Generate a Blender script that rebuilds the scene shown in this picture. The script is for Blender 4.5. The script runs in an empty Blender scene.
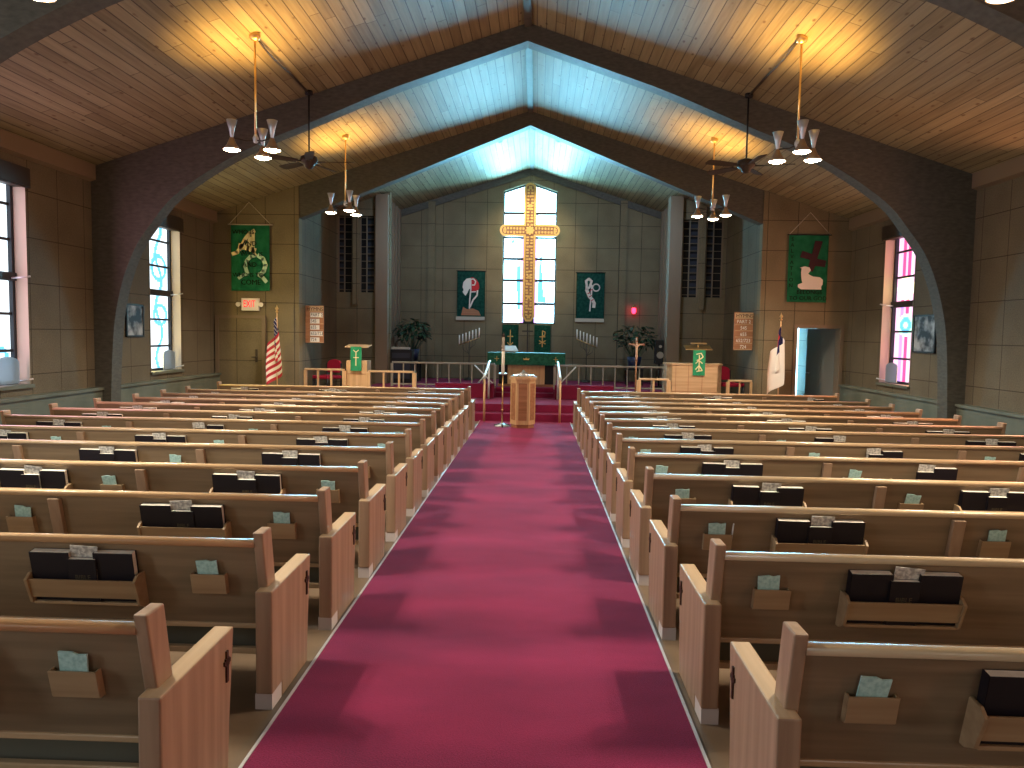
import bpy, bmesh, math, random
from mathutils import Vector, Matrix
random.seed(7)
C = bpy.context.scene.collection
PI = math.pi

# ------------------------------------------------------------------ materials
def mat(name, col, rough=.6, spec=.3, metal=0, emis=None, es=0, trans=0, sheen=0, coat=0, alpha=1):
    m = bpy.data.materials.new(name); m.use_nodes = True
    b = m.node_tree.nodes['Principled BSDF']
    b.inputs['Base Color'].default_value = (*col, 1)
    b.inputs['Roughness'].default_value = rough
    b.inputs['Specular IOR Level'].default_value = spec
    b.inputs['Metallic'].default_value = metal
    b.inputs['Sheen Weight'].default_value = sheen
    b.inputs['Coat Weight'].default_value = coat
    b.inputs['Transmission Weight'].default_value = trans
    if emis:
        b.inputs['Emission Color'].default_value = (*emis, 1); b.inputs['Emission Strength'].default_value = es
    return m

def N(m, kind, **kw):
    n = m.node_tree.nodes.new(kind)
    for k, v in kw.items(): setattr(n, k, v)
    return n

def link(m, a, b): m.node_tree.links.new(a, b)

def math_n(m, op, a, b=None, c=None):
    n = N(m, 'ShaderNodeMath', operation=op)
    for i, v in enumerate((a, b, c)):
        if v is None: continue
        if isinstance(v, (int, float)): n.inputs[i].default_value = v
        else: link(m, v, n.inputs[i])
    return n.outputs[0]

def noise_col(m, c1, c2, scale=(1, 1, 1), ns=5, detail=4, lo=.35, hi=.65, bump=0, coords='Object', dist=.02):
    """two-tone noise on the base colour, stretched by scale; returns colour socket"""
    tc = N(m, 'ShaderNodeTexCoord'); mp = N(m, 'ShaderNodeMapping'); mp.inputs['Scale'].default_value = scale
    link(m, tc.outputs[coords], mp.inputs['Vector'])
    no = N(m, 'ShaderNodeTexNoise'); no.inputs['Scale'].default_value = ns; no.inputs['Detail'].default_value = detail
    link(m, mp.outputs[0], no.inputs['Vector'])
    cr = N(m, 'ShaderNodeValToRGB')
    cr.color_ramp.elements[0].position = lo; cr.color_ramp.elements[1].position = hi
    cr.color_ramp.elements[0].color = (*c1, 1); cr.color_ramp.elements[1].color = (*c2, 1)
    link(m, no.outputs['Fac'], cr.inputs[0])
    b = m.node_tree.nodes['Principled BSDF']
    link(m, cr.outputs[0], b.inputs['Base Color'])
    if bump:
        bp = N(m, 'ShaderNodeBump'); bp.inputs['Strength'].default_value = bump; bp.inputs['Distance'].default_value = dist
        link(m, no.outputs['Fac'], bp.inputs['Height']); link(m, bp.outputs[0], b.inputs['Normal'])
    return cr.outputs[0]

def wood(name, c1, c2, rough=.4, axis=0, coat=0, spec=.4):
    m = mat(name, c1, rough, spec, coat=coat)
    m.node_tree.nodes['Principled BSDF'].inputs['Coat Roughness'].default_value = .18
    s = [14, 14, 14]; s[axis] = .8
    noise_col(m, c1, c2, tuple(s), 1.6, 6, .3, .7, .06, dist=.004)
    return m

def block_wall(name, axis, c1, c2, seam=(.045, .036, .026), size=.565, off=0.0, offz=.05):
    """fibre blocks in a square stack bond; axis 'x' or 'y' is the wall's horizontal direction"""
    m = mat(name, c1, .85, .2)
    geo = N(m, 'ShaderNodeNewGeometry'); sp = N(m, 'ShaderNodeSeparateXYZ'); link(m, geo.outputs['Position'], sp.inputs[0])
    h = sp.outputs[0] if axis == 'x' else sp.outputs[1]
    def line(v, o):
        f = math_n(m, 'FRACT', math_n(m, 'DIVIDE', math_n(m, 'ADD', v, o + 100 * size), size))
        d = math_n(m, 'ABSOLUTE', math_n(m, 'SUBTRACT', f, .5))
        return math_n(m, 'GREATER_THAN', d, .5 - .009)
    ln = math_n(m, 'MAXIMUM', line(h, off), line(sp.outputs[2], offz))
    n1 = N(m, 'ShaderNodeTexNoise'); n1.inputs['Scale'].default_value = 1.3; n1.inputs['Detail'].default_value = 5
    link(m, geo.outputs['Position'], n1.inputs['Vector'])
    n2 = N(m, 'ShaderNodeTexNoise'); n2.inputs['Scale'].default_value = 60; n2.inputs['Detail'].default_value = 3
    link(m, geo.outputs['Position'], n2.inputs['Vector'])
    cr = N(m, 'ShaderNodeValToRGB'); cr.color_ramp.elements[0].position = .3; cr.color_ramp.elements[1].position = .7
    cr.color_ramp.elements[0].color = (*c1, 1); cr.color_ramp.elements[1].color = (*c2, 1)
    mx = math_n(m, 'MULTIPLY_ADD', n2.outputs[0], .5, math_n(m, 'MULTIPLY', n1.outputs[0], .5))
    link(m, mx, cr.inputs[0])
    mix = N(m, 'ShaderNodeMix', data_type='RGBA')
    link(m, ln, mix.inputs[0]); link(m, cr.outputs[0], mix.inputs[6]); mix.inputs[7].default_value = (*seam, 1)
    b = m.node_tree.nodes['Principled BSDF']; link(m, mix.outputs[2], b.inputs['Base Color'])
    bp = N(m, 'ShaderNodeBump'); bp.inputs['Strength'].default_value = .35; bp.inputs['Distance'].default_value = .01
    hh = math_n(m, 'SUBTRACT', math_n(m, 'MULTIPLY', n2.outputs[0], .5), ln)
    link(m, hh, bp.inputs['Height']); link(m, bp.outputs[0], b.inputs['Normal'])
    return m

def plank_ceiling(name):
    m = mat(name, (.4, .28, .17), .55, .3)
    geo = N(m, 'ShaderNodeNewGeometry'); sp = N(m, 'ShaderNodeSeparateXYZ'); link(m, geo.outputs['Position'], sp.inputs[0])
    W = .125
    q = math_n(m, 'DIVIDE', math_n(m, 'ADD', sp.outputs[0], 50.0), W)
    fr = math_n(m, 'FRACT', q); fl = math_n(m, 'FLOOR', q)
    seam = math_n(m, 'GREATER_THAN', math_n(m, 'ABSOLUTE', math_n(m, 'SUBTRACT', fr, .5)), .455)
    wn = N(m, 'ShaderNodeTexWhiteNoise', noise_dimensions='1D'); link(m, fl, wn.inputs['W'])
    # butt joints along each board
    yy = math_n(m, 'DIVIDE', math_n(m, 'ADD', sp.outputs[1], math_n(m, 'MULTIPLY', wn.outputs[0], 9.0)), 2.4)
    jf = math_n(m, 'FRACT', math_n(m, 'ADD', yy, 30.0))
    joint = math_n(m, 'LESS_THAN', jf, .004)
    wn2 = N(m, 'ShaderNodeTexWhiteNoise', noise_dimensions='2D')
    cb = N(m, 'ShaderNodeCombineXYZ'); link(m, fl, cb.inputs[0]); link(m, math_n(m, 'FLOOR', math_n(m, 'ADD', yy, 30.0)), cb.inputs[1])
    link(m, cb.outputs[0], wn2.inputs['Vector'])
    mp = N(m, 'ShaderNodeMapping'); mp.inputs['Scale'].default_value = (22, 1.1, 6); link(m, geo.outputs['Position'], mp.inputs['Vector'])
    gr = N(m, 'ShaderNodeTexNoise'); gr.inputs['Scale'].default_value = 1.2; gr.inputs['Detail'].default_value = 6; link(m, mp.outputs[0], gr.inputs['Vector'])
    mp2 = N(m, 'ShaderNodeMapping'); mp2.inputs['Scale'].default_value = (8, 3.6, 1); link(m, geo.outputs['Position'], mp2.inputs['Vector'])
    vo = N(m, 'ShaderNodeTexVoronoi'); vo.inputs['Scale'].default_value = 1.0; link(m, mp2.outputs[0], vo.inputs['Vector'])
    knot = N(m, 'ShaderNodeMapRange'); knot.inputs[1].default_value = .06; knot.inputs[2].default_value = .17; knot.inputs[3].default_value = .85; knot.inputs[4].default_value = 0
    link(m, vo.outputs['Distance'], knot.inputs[0])
    cr = N(m, 'ShaderNodeValToRGB'); e = cr.color_ramp.elements
    e[0].position = .25; e[0].color = (.155, .128, .075, 1); e[1].position = .8; e[1].color = (.37, .325, .20, 1)
    v = math_n(m, 'ADD', math_n(m, 'MULTIPLY', gr.outputs[0], .55), math_n(m, 'MULTIPLY_ADD', wn2.outputs[0], .24, .09))
    link(m, v, cr.inputs[0])
    m1 = N(m, 'ShaderNodeMix', data_type='RGBA'); link(m, knot.outputs[0], m1.inputs[0]); link(m, cr.outputs[0], m1.inputs[6]); m1.inputs[7].default_value = (.09, .045, .02, 1)
    m2 = N(m, 'ShaderNodeMix', data_type='RGBA'); sj = math_n(m, 'MAXIMUM', seam, joint)
    link(m, math_n(m, 'MULTIPLY', sj, .8), m2.inputs[0]); link(m, m1.outputs[2], m2.inputs[6]); m2.inputs[7].default_value = (.035, .022, .014, 1)
    b = m.node_tree.nodes['Principled BSDF']; link(m, m2.outputs[2], b.inputs['Base Color'])
    bp = N(m, 'ShaderNodeBump'); bp.inputs['Strength'].default_value = .5; bp.inputs['Distance'].default_value = .012
    link(m, math_n(m, 'SUBTRACT', math_n(m, 'MULTIPLY', wn2.outputs[0], .25), sj), bp.inputs['Height']); link(m, bp.outputs[0], b.inputs['Normal'])
    return m

M = {}
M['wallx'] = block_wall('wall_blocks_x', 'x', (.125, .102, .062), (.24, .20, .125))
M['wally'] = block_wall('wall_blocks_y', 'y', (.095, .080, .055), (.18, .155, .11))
M['reveal'] = mat('plain_painted_plaster', (.5, .44, .36), .8)
M['ceil'] = plank_ceiling('knotty_ceiling_boards')
M['arch'] = mat('dark_laminated_timber', (.08, .06, .05), .6, .3); noise_col(M['arch'], (.066, .064, .052), (.105, .100, .082), (3, 3, 9), 4, 6, .3, .7, .1, 'Object', .01)
M['dark'] = mat('black_metal', (.012, .012, .014), .45)
M['wains'] = mat('grey_green_painted_dado', (.11, .125, .10), .6); noise_col(M['wains'], (.10, .12, .095), (.145, .16, .13), (1, 1, 1), 3, 5, .3, .7, .05)
M['trimw'] = mat('tan_painted_timber', (.21, .16, .11), .55)
M['floor'] = mat('brown_vinyl_floor', (.2, .13, .08), .35); noise_col(M['floor'], (.12, .085, .055), (.24, .175, .12), (1, 1, 1), 2.5, 8, .3, .7, .02)
def carpet_mat(name, c1, c2):
    m = mat(name, c1, .95, .15, sheen=.14)
    b = m.node_tree.nodes['Principled BSDF']; b.inputs['Sheen Roughness'].default_value = .5; b.inputs['Sheen Tint'].default_value = (.95, .5, 1, 1)
    tc = N(m, 'ShaderNodeTexCoord'); n1 = N(m, 'ShaderNodeTexNoise'); n1.inputs['Scale'].default_value = 170; n1.inputs['Detail'].default_value = 3
    link(m, tc.outputs['Object'], n1.inputs['Vector'])
    mp = N(m, 'ShaderNodeMapping'); mp.inputs['Scale'].default_value = (.6, 1.5, 1); link(m, tc.outputs['Object'], mp.inputs['Vector'])
    n2 = N(m, 'ShaderNodeTexNoise'); n2.inputs['Scale'].default_value = 1.4; n2.inputs['Detail'].default_value = 4; link(m, mp.outputs[0], n2.inputs['Vector'])
    cr = N(m, 'ShaderNodeValToRGB'); cr.color_ramp.elements[0].position = .38; cr.color_ramp.elements[1].position = .62
    cr.color_ramp.elements[0].color = (*c1, 1); cr.color_ramp.elements[1].color = (*c2, 1)
    link(m, math_n(m, 'ADD', math_n(m, 'MULTIPLY', n1.outputs[0], .55), math_n(m, 'MULTIPLY', n2.outputs[0], .45)), cr.inputs[0])
    link(m, cr.outputs[0], b.inputs['Base Color'])
    bp = N(m, 'ShaderNodeBump'); bp.inputs['Strength'].default_value = .5; bp.inputs['Distance'].default_value = .006
    link(m, n1.outputs[0], bp.inputs['Height']); link(m, bp.outputs[0], b.inputs['Normal'])
    return m
M['carpet'] = carpet_mat('magenta_red_carpet', (.105, .005, .026), (.25, .015, .062))
M['carpet2'] = carpet_mat('deep_maroon_carpet', (.12, .006, .026), (.24, .018, .06))
M['metal_trim'] = mat('worn_aluminium_edging', (.7, .7, .72), .4, .5, .6)
M['pew'] = wood('pew_back_oak', (.185, .130, .076), (.27, .196, .118), .5, 0)
M['pew_end'] = wood('pew_end_oak', (.28, .185, .118), (.40, .275, .18), .45, 2)
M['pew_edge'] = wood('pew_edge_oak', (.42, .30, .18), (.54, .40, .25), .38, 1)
M['rail'] = wood('varnished_rail_oak', (.42, .29, .16), (.56, .40, .235), .3, 0, .6)
M['emblem'] = mat('dark_wood_inlay', (.05, .025, .015), .5)
M['foot'] = mat('off_white_foot', (.62, .58, .58), .5)
M['rack'] = wood('rack_oak', (.31, .205, .11), (.42, .30, .17), .45, 0)
M['black_cloth'] = mat('black_book_cloth', (.010, .008, .013), .5, .35)
M['pages'] = mat('page_edges', (.72, .68, .58), .8); noise_col(M['pages'], (.72, .69, .6), (.88, .86, .78), (4, 4, 200), 3, 2)
M['gold'] = mat('gold_leaf', (.78, .48, .14), .4, .5, .25)
M['goldtxt'] = mat('gold_print', (.10, .085, .05), .5)
M['paper'] = mat('newsprint_paper', (.42, .41, .38), .8); noise_col(M['paper'], (.36, .36, .34), (.66, .65, .6), (1, 1, 1), 55, 2, .4, .6)
M['card'] = mat('aqua_card', (.28, .56, .5), .7); noise_col(M['card'], (.34, .60, .57), (.52, .78, .74), (1, 1, 1), 60, 2)
M['lightwood'] = wood('pale_maple', (.50, .31, .15), (.66, .44, .25), .4, 2)
M['lightwoodx'] = wood('pale_maple_rail', (.46, .30, .16), (.62, .43, .26), .4, 0)
M['redwood'] = wood('reddish_oak', (.26, .11, .05), (.40, .19, .10), .45, 0)
M['greypaint'] = mat('pale_grey_rail_paint', (.30, .28, .24), .45)
M['white_metal'] = mat('white_enamel_metal', (.62, .66, .68), .35)
M['green'] = mat('green_felt', (.02, .23, .095), .85, .1, sheen=.2); noise_col(M['green'], (.018, .22, .10), (.035, .32, .155), (1, 1, 1), 6, 4)
M['dgreen'] = mat('dark_green_damask', (.01, .09, .05), .8); noise_col(M['dgreen'], (.008, .08, .045), (.02, .14, .08), (1, 1, 1), 20, 3)
M['teal'] = mat('teal_banner_cloth', (.01, .09, .07), .85); noise_col(M['teal'], (.006, .075, .06), (.02, .13, .10), (1, 1, 1), 15, 3)
M['white'] = mat('white_cloth', (.75, .73, .68), .8)
M['cream'] = mat('cream_cloth', (.78, .72, .42), .8)
M['ltgreen'] = mat('pale_mint_cloth', (.45, .72, .55), .8)
M['ink'] = mat('black_letters', (.006, .02, .012), .8)
M['purple'] = mat('dark_purple_felt', (.045, .016, .022), .85)
M['red'] = mat('red_cloth', (.5, .03, .04), .8)
M['maroon'] = mat('maroon_upholstery', (.35, .01, .04), .8)
M['navy'] = mat('navy_cloth', (.012, .016, .09), .8)
M['flagred'] = mat('flag_red', (.45, .03, .05), .8)
M['brass'] = mat('brass', (.68, .48, .22), .3, .5, .9)
M['chrome'] = mat('chrome', (.62, .66, .72), .38, .5, .6)
M['bronze'] = mat('dark_bronze', (.05, .038, .03), .5, .4, .3)
M['shade'] = mat('brushed_bronze_shade', (.28, .2, .13), .4, .5, .3)
M['lens'] = mat('lit_lamp_lens', (1, .9, .7), .4, emis=(1, .83, .58), es=22)
M['wax'] = mat('white_candle_wax', (.85, .83, .76), .5)
M['leaf'] = mat('dark_green_leaf', (.02, .06, .03), .45); noise_col(M['leaf'], (.012, .04, .028), (.04, .10, .05), (1, 1, 1), 8, 2)
M['pot'] = mat('dark_blue_glazed_pot', (.02, .03, .07), .35)
M['exitw'] = mat('white_sign_plastic', (.78, .76, .74), .5)
M['exitr'] = mat('lit_red_exit_letters', (.8, .03, .06), .5, emis=(1, .02, .05), es=.35)
M['redglass'] = mat('lit_red_glass', (.8, .02, .05), .3, emis=(1, .02, .06), es=2.5)
M['silver'] = mat('silver_basin', (.7, .75, .8), .25, .5, .8)
M['curtain'] = mat('pale_blue_curtain', (.55, .75, .9), .8)
M['doorgrey'] = mat('grey_door_paint', (.2, .19, .17), .5)
M['gap_shade'] = mat('dark_olive_gap_shade', (.12, .12, .09), .7)
M['slate'] = mat('dark_slate_louvre', (.03, .035, .05), .5)
M['photo'] = mat('dark_engraving_print', (.1, .1, .1), .5); noise_col(M['photo'], (.015, .015, .018), (.42, .42, .42), (1, 1, 1), 5, 3, .4, .62)
M['boardcard'] = mat('blank_white_card', (.78, .76, .72), .7)
M['skin'] = mat('pale_carved_wood', (.72, .50, .36), .6)
M['string'] = mat('pale_cord', (.5, .46, .38), .8)
M['acrylic'] = mat('frosted_clear_panel', (.35, .45, .55), .3, trans=.5)
def pane(name, col, es, clear=0):
    m = mat(name, tuple(min(1, c * .5) for c in col), .35, .4, emis=col, es=es)
    if clear:   # clear antique glass lets the daylight outside through
        t = m.node_tree; tr = t.nodes.new('ShaderNodeBsdfTransparent'); tr.inputs[0].default_value = (*col, 1)
        mx = t.nodes.new('ShaderNodeMixShader'); mx.inputs[0].default_value = clear
        t.links.new(t.nodes['Principled BSDF'].outputs[0], mx.inputs[1]); t.links.new(tr.outputs[0], mx.inputs[2])
        t.links.new(mx.outputs[0], t.nodes['Material Output'].inputs[0])
    return m
K = 1.0
M['g_white'] = pane('stained_glass_clear', (.48, .84, 1.0), 7, .7)
M['g_blue'] = pane('stained_glass_blue', (.06, .38, .62), 1.3, 0)
M['g_teal'] = pane('stained_glass_teal', (.25, .9, .85), 22)
M['g_purple'] = pane('stained_glass_violet', (.5, .28, .75), 1.0)
M['s_white'] = pane('side_glass_clear', (.74, .90, 1.0), .62)
M['s_rear_fill'] = pane('rear_fill_glow', (1, .95, .88), .55)
M['s_bright'] = pane('side_glass_boosted', (.9, .95, 1.0), 5)
M['s_blue'] = pane('side_glass_blue', (.08, .34, .55), .7)
M['s_pink'] = pane('side_glass_pink', (.95, .5, .78), .5)
M['s_magenta'] = pane('side_glass_magenta', (.62, .05, .18), .7)
M['s_violet'] = pane('side_glass_violet', (.35, .2, .75), .7)
M['tint_amber'] = pane('hidden_tint_glass_amber', (1.0, .72, .22), 11)
M['tint_orange'] = pane('hidden_tint_glass_orange', (1.0, .42, .2), 9)
M['tint_rose'] = pane('hidden_tint_glass_rose', (1.0, .5, .62), 5)
M['s_green'] = pane('side_glass_green', (.35, .75, .55), .8)
M['s_yellow'] = pane('side_glass_yellow', (1.0, .95, .5), .9)
M['day'] = pane('daylit_vestry_window', (.55, .85, 1.0), 12)
M['lead'] = mat('dark_window_frame', (.03, .035, .045), .5)

# ------------------------------------------------------------------ mesh helpers
def box(bm, x0, x1, y0, y1, z0, z1, mi=0):
    if x0 > x1: x0, x1 = x1, x0
    if y0 > y1: y0, y1 = y1, y0
    v = [bm.verts.new(p) for p in ((x0, y0, z0), (x1, y0, z0), (x1, y1, z0), (x0, y1, z0), (x0, y0, z1), (x1, y0, z1), (x1, y1, z1), (x0, y1, z1))]
    for f in ((0, 3, 2, 1), (4, 5, 6, 7), (0, 1, 5, 4), (1, 2, 6, 5), (2, 3, 7, 6), (3, 0, 4, 7)):
        bm.faces.new([v[i] for i in f]).material_index = mi
    return v

def prism(bm, pts, axis, a, b, mi=0):
    """extrude polygon pts (2D) along axis from a to b; axis 'x': pts=(y,z); 'y': pts=(x,z); 'z': pts=(x,y)"""
    def P(p, t): return {'x': (t, p[0], p[1]), 'y': (p[0], t, p[1]), 'z': (p[0], p[1], t)}[axis]
    A = [bm.verts.new(P(p, a)) for p in pts]; B = [bm.verts.new(P(p, b)) for p in pts]
    n = len(pts)
    fs = [bm.faces.new(A), bm.faces.new(B[::-1])]
    for i in range(n): fs.append(bm.faces.new((A[i], B[i], B[(i + 1) % n], A[(i + 1) % n])))
    for f in fs: f.material_index = mi
    return A + B

def tube(bm, pts, r, n=10, mi=0, caps=True):
    pts = [Vector(p) for p in pts]
    rr = r if isinstance(r, (list, tuple)) else [r] * len(pts)
    rings = []
    prev = None
    for i, p in enumerate(pts):
        d = (pts[min(i + 1, len(pts) - 1)] - pts[max(i - 1, 0)]).normalized()
        if prev is None:
            u = d.orthogonal().normalized()
        else:
            u = (prev - d * prev.dot(d))
            u = u.normalized() if u.length > 1e-6 else d.orthogonal().normalized()
        prev = u; w = d.cross(u)
        rings.append([bm.verts.new(p + (u * math.cos(2 * PI * k / n) + w * math.sin(2 * PI * k / n)) * rr[i]) for k in range(n)])
    for a, b in zip(rings, rings[1:]):
        for k in range(n):
            f = bm.faces.new((a[k], a[(k + 1) % n], b[(k + 1) % n], b[k])); f.material_index = mi; f.smooth = True
    if caps:
        bm.faces.new(rings[0][::-1]).material_index = mi; bm.faces.new(rings[-1]).material_index = mi

def lathe(bm, prof, cx=0, cy=0, n=24, mi=0, smooth=True):
    rings = []
    for r, z in prof:
        if r < 1e-5: rings.append([bm.verts.new((cx, cy, z))])
        else: rings.append([bm.verts.new((cx + r * math.cos(2 * PI * k / n), cy + r * math.sin(2 * PI * k / n), z)) for k in range(n)])
    for a, b in zip(rings, rings[1:]):
        for k in range(n):
            k2 = (k + 1) % n
            if len(a) == 1 and len(b) == 1: continue
            if len(a) == 1: f = bm.faces.new((a[0], b[k2], b[k]))
            elif len(b) == 1: f = bm.faces.new((a[k], a[k2], b[0]))
            else: f = bm.faces.new((a[k], a[k2], b[k2], b[k]))
            f.material_index = mi; f.smooth = smooth

def obj(name, bm, m, parent=None, bevel=0):
    me = bpy.data.meshes.new(name)
    if hasattr(bm, 'verts') and not isinstance(bm, bpy.types.Mesh):
        bmesh.ops.recalc_face_normals(bm, faces=bm.faces[:]); bm.to_mesh(me); bm.free()
    else: me = bm
    for x in (m if isinstance(m, (list, tuple)) else [m]): me.materials.append(M[x])
    o = bpy.data.objects.new(name, me); C.objects.link(o)
    if parent: o.parent = parent
    if bevel:
        b = o.modifiers.new('bevel', 'BEVEL'); b.width = bevel; b.segments = 2; b.limit_method = 'ANGLE'
    return o

def tag(o, label, cat, group=None):
    o['label'] = label; o['category'] = cat
    if group: o['group'] = group
    return o

def thing(name, label, cat, loc=(0, 0, 0), rz=0, group=None):
    o = bpy.data.objects.new(name, None); C.objects.link(o); o.location = loc; o.rotation_euler = (0, 0, rz)
    o.empty_display_size = .1
    return tag(o, label, cat, group)

def struct(name, bm, m, parent=None, bevel=0):
    o = obj(name, bm, m, parent, bevel)
    if not parent: o['kind'] = 'structure'
    return o

def copy_tree(o, parent=None):
    c = o.copy(); C.objects.link(c)
    if parent: c.parent = parent
    for ch in [x for x in CH.get(o.name, [])]: copy_tree(ch, c)
    return c
CH = {}
def reg(root):
    """remember the children of a prototype before copies exist"""
    kids = list(root.children); CH[root.name] = kids
    for k in kids: reg(k)

def B(): return bmesh.new()
def one(f, *a, **k):
    bm = B(); f(bm, *a, **k); return bm

def text_bm(s, size, thick=.002, align='CENTER', font_scale=(1, 1)):
    cu = bpy.data.curves.new('lettering', 'FONT'); cu.body = s; cu.size = size; cu.extrude = thick
    cu.align_x = align; cu.align_y = 'CENTER'; cu.resolution_u = 2
    t = bpy.data.objects.new('lettering', cu); C.objects.link(t)
    dg = bpy.context.evaluated_depsgraph_get()
    me = bpy.data.meshes.new_from_object(t.evaluated_get(dg))
    bpy.data.objects.remove(t); bpy.data.curves.remove(cu)
    bm = bmesh.new(); bm.from_mesh(me); bpy.data.meshes.remove(me)
    for v in bm.verts: # to XZ plane facing -Y
        x, y, z = v.co; v.co = (x * font_scale[0], -z, y * font_scale[1])
    return bm
def shift(bm, d):
    bmesh.ops.translate(bm, verts=bm.verts[:], vec=d); return bm
def merge(dst, src, d=(0, 0, 0)):
    shift(src, d); me = bpy.data.meshes.new('tmp'); src.to_mesh(me); src.free(); dst.from_mesh(me); bpy.data.meshes.remove(me)

ORD = ['nearest', 'second', 'third', 'fourth', 'fifth', 'sixth', 'seventh', 'eighth', 'ninth', 'tenth', 'eleventh', 'twelfth', 'front-most']

# ------------------------------------------------------------------ room shell
HW = 6.1; RZ = 5.90; SL = .325
def cz(x): return RZ - SL * abs(x)
Y0, YF, YB = -3.2, 14.3, 19.2
BACKW = -3.2

# floor
struct('floor', one(box, -6.4, 6.4, Y0 - .2, 14.3, -.1, 0), 'floor')
# ceiling, a gabled slab
bm = B()
prism(bm, [(-6.5, cz(6.5)), (0, RZ), (6.5, cz(6.5)), (6.5, cz(6.5) + .2), (0, RZ + .2), (-6.5, cz(6.5) + .2)], 'y', Y0 - .2, YB + .2)
struct('ceiling', bm, 'ceil')
bm = B(); box(bm, -.05, .05, Y0, YB, RZ - .055, RZ + .02)
struct('trim_1', bm, 'arch')

# arches (glued timber frames)
LOW = [(0, 5.66), (1.75, 5.06), (3.02, 4.54), (3.6, 4.31), (4.28, 3.97), (4.9, 3.55), (5.22, 3.19), (5.49, 2.8), (5.69, 2.28), (5.81, 1.66), (5.87, .7), (5.89, 0)]
def smooth_low():
    out = []
    P = [(-1.75, 5.06)] + LOW + [(5.9, -.5)]
    for i in range(1, len(P) - 2):
        p0, p1, p2, p3 = P[i - 1:i + 3]
        n = 1 if i == 1 else 5
        for k in range(n):
            t = k / n
            out.append(tuple(.5 * (2 * p1[j] + (p2[j] - p0[j]) * t + (2 * p0[j] - 5 * p1[j] + 4 * p2[j] - p3[j]) * t * t + (3 * p1[j] - p0[j] - 3 * p2[j] + p3[j]) * t ** 3) for j in (0, 1)))
    out.append(LOW[-1]); return out
SLOW = smooth_low()
def arch(y):
    bm = B()
    for s in (-1, 1):
        up = [(s * x, cz(x)) if x < 6.1 else (s * 6.1, z) for x, z in SLOW]
        for i in range(len(SLOW) - 1):
            (x0, z0), (x1, z1) = SLOW[i], SLOW[i + 1]
            # quads between the lower curve and the roof / wall line
            t0, t1 = i / (len(SLOW) - 1), (i + 1) / (len(SLOW) - 1)
            def U(x, z, i):
                if z > 3.7: return (x * 1.0, cz(x) + .01)
                return (6.1, z)
            a, b = U(x0, z0, i), U(x1, z1, i + 1)
            pts = [(x0, z0), (x1, z1), b]
            if a[0] != 6.1 and b[0] == 6.1: pts.append((6.1, cz(6.1) + .01))
            pts.append(a)
            prism(bm, [(s * p[0], p[1]) for p in pts], 'y', y, y + .25)
    bmesh.ops.remove_doubles(bm, verts=bm.verts[:], dist=.0005)
    struct('arch_frame', bm, 'arch')
for y in (10.35, 6.05, 1.8, -2.4): arch(y)
# chancel beam
bm = B()
for s in (-1, 1):
    prism(bm, [(0, RZ - .27), (s * 4.43, cz(4.43) - .62), (s * 4.43, cz(4.43) + .01), (0, RZ + .01)], 'y', 14.32, 14.57)
struct('arch_frame', bm, 'arch')

# side walls with window openings
WIN = [(11.9, 12.93), (7.85, 9.0), (3.5, 4.6), (-.6, .5)]
WZ0, WZ1 = .95, 3.62
for s, nm in ((-1, 'left'), (1, 'right')):
    bm = B(); x0, x1 = s * 6.1, s * 6.4
    ys = [Y0 - .2] + [v for w in sorted(WIN) for v in w] + [17.0]
    for i in range(0, len(ys) - 1, 2): box(bm, x0, x1, ys[i], ys[i + 1], 0, 4.0)
    for a, b in WIN:
        box(bm, x0, x1, a, b, 0, WZ0); box(bm, x0, x1, a, b, WZ1, 4.0)
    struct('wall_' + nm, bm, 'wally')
    # dado ledge with a projecting cap, between the arches
    bm = B()
    for a, b in ((-3.2, -2.41), (-2.14, 1.79), (2.06, 6.04), (6.31, 10.34), (10.61, 14.29)):
        box(bm, s * 5.99, x0, a, b, 0, .79); box(bm, s * 5.96, x0, a, b, .79, .83)
    struct('trim_2' if s < 0 else 'trim_3', bm, 'wains')
    bm = B()
    for a, b in ((-3.2, -2.41), (-2.14, 1.79), (2.06, 6.04), (6.31, 10.34), (10.61, 14.29)):
        prism(bm, [(s * 6.02, cz(6.02) - .2), (s * 6.1, cz(6.1) - .2), (s * 6.1, cz(6.1) + .01), (s * 6.02, cz(6.02) + .01)], 'y', a, b)
    struct('trim_4' if s < 0 else 'trim_5', bm, 'trimw')

# rear wall behind the camera
bm = B(); prism(bm, [(-6.4, 0), (6.4, 0), (6.4, cz(6.4)), (0, RZ), (-6.4, cz(6.4))], 'y', Y0 - .2, Y0)
struct('wall_rear', bm, 'wallx')

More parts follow.
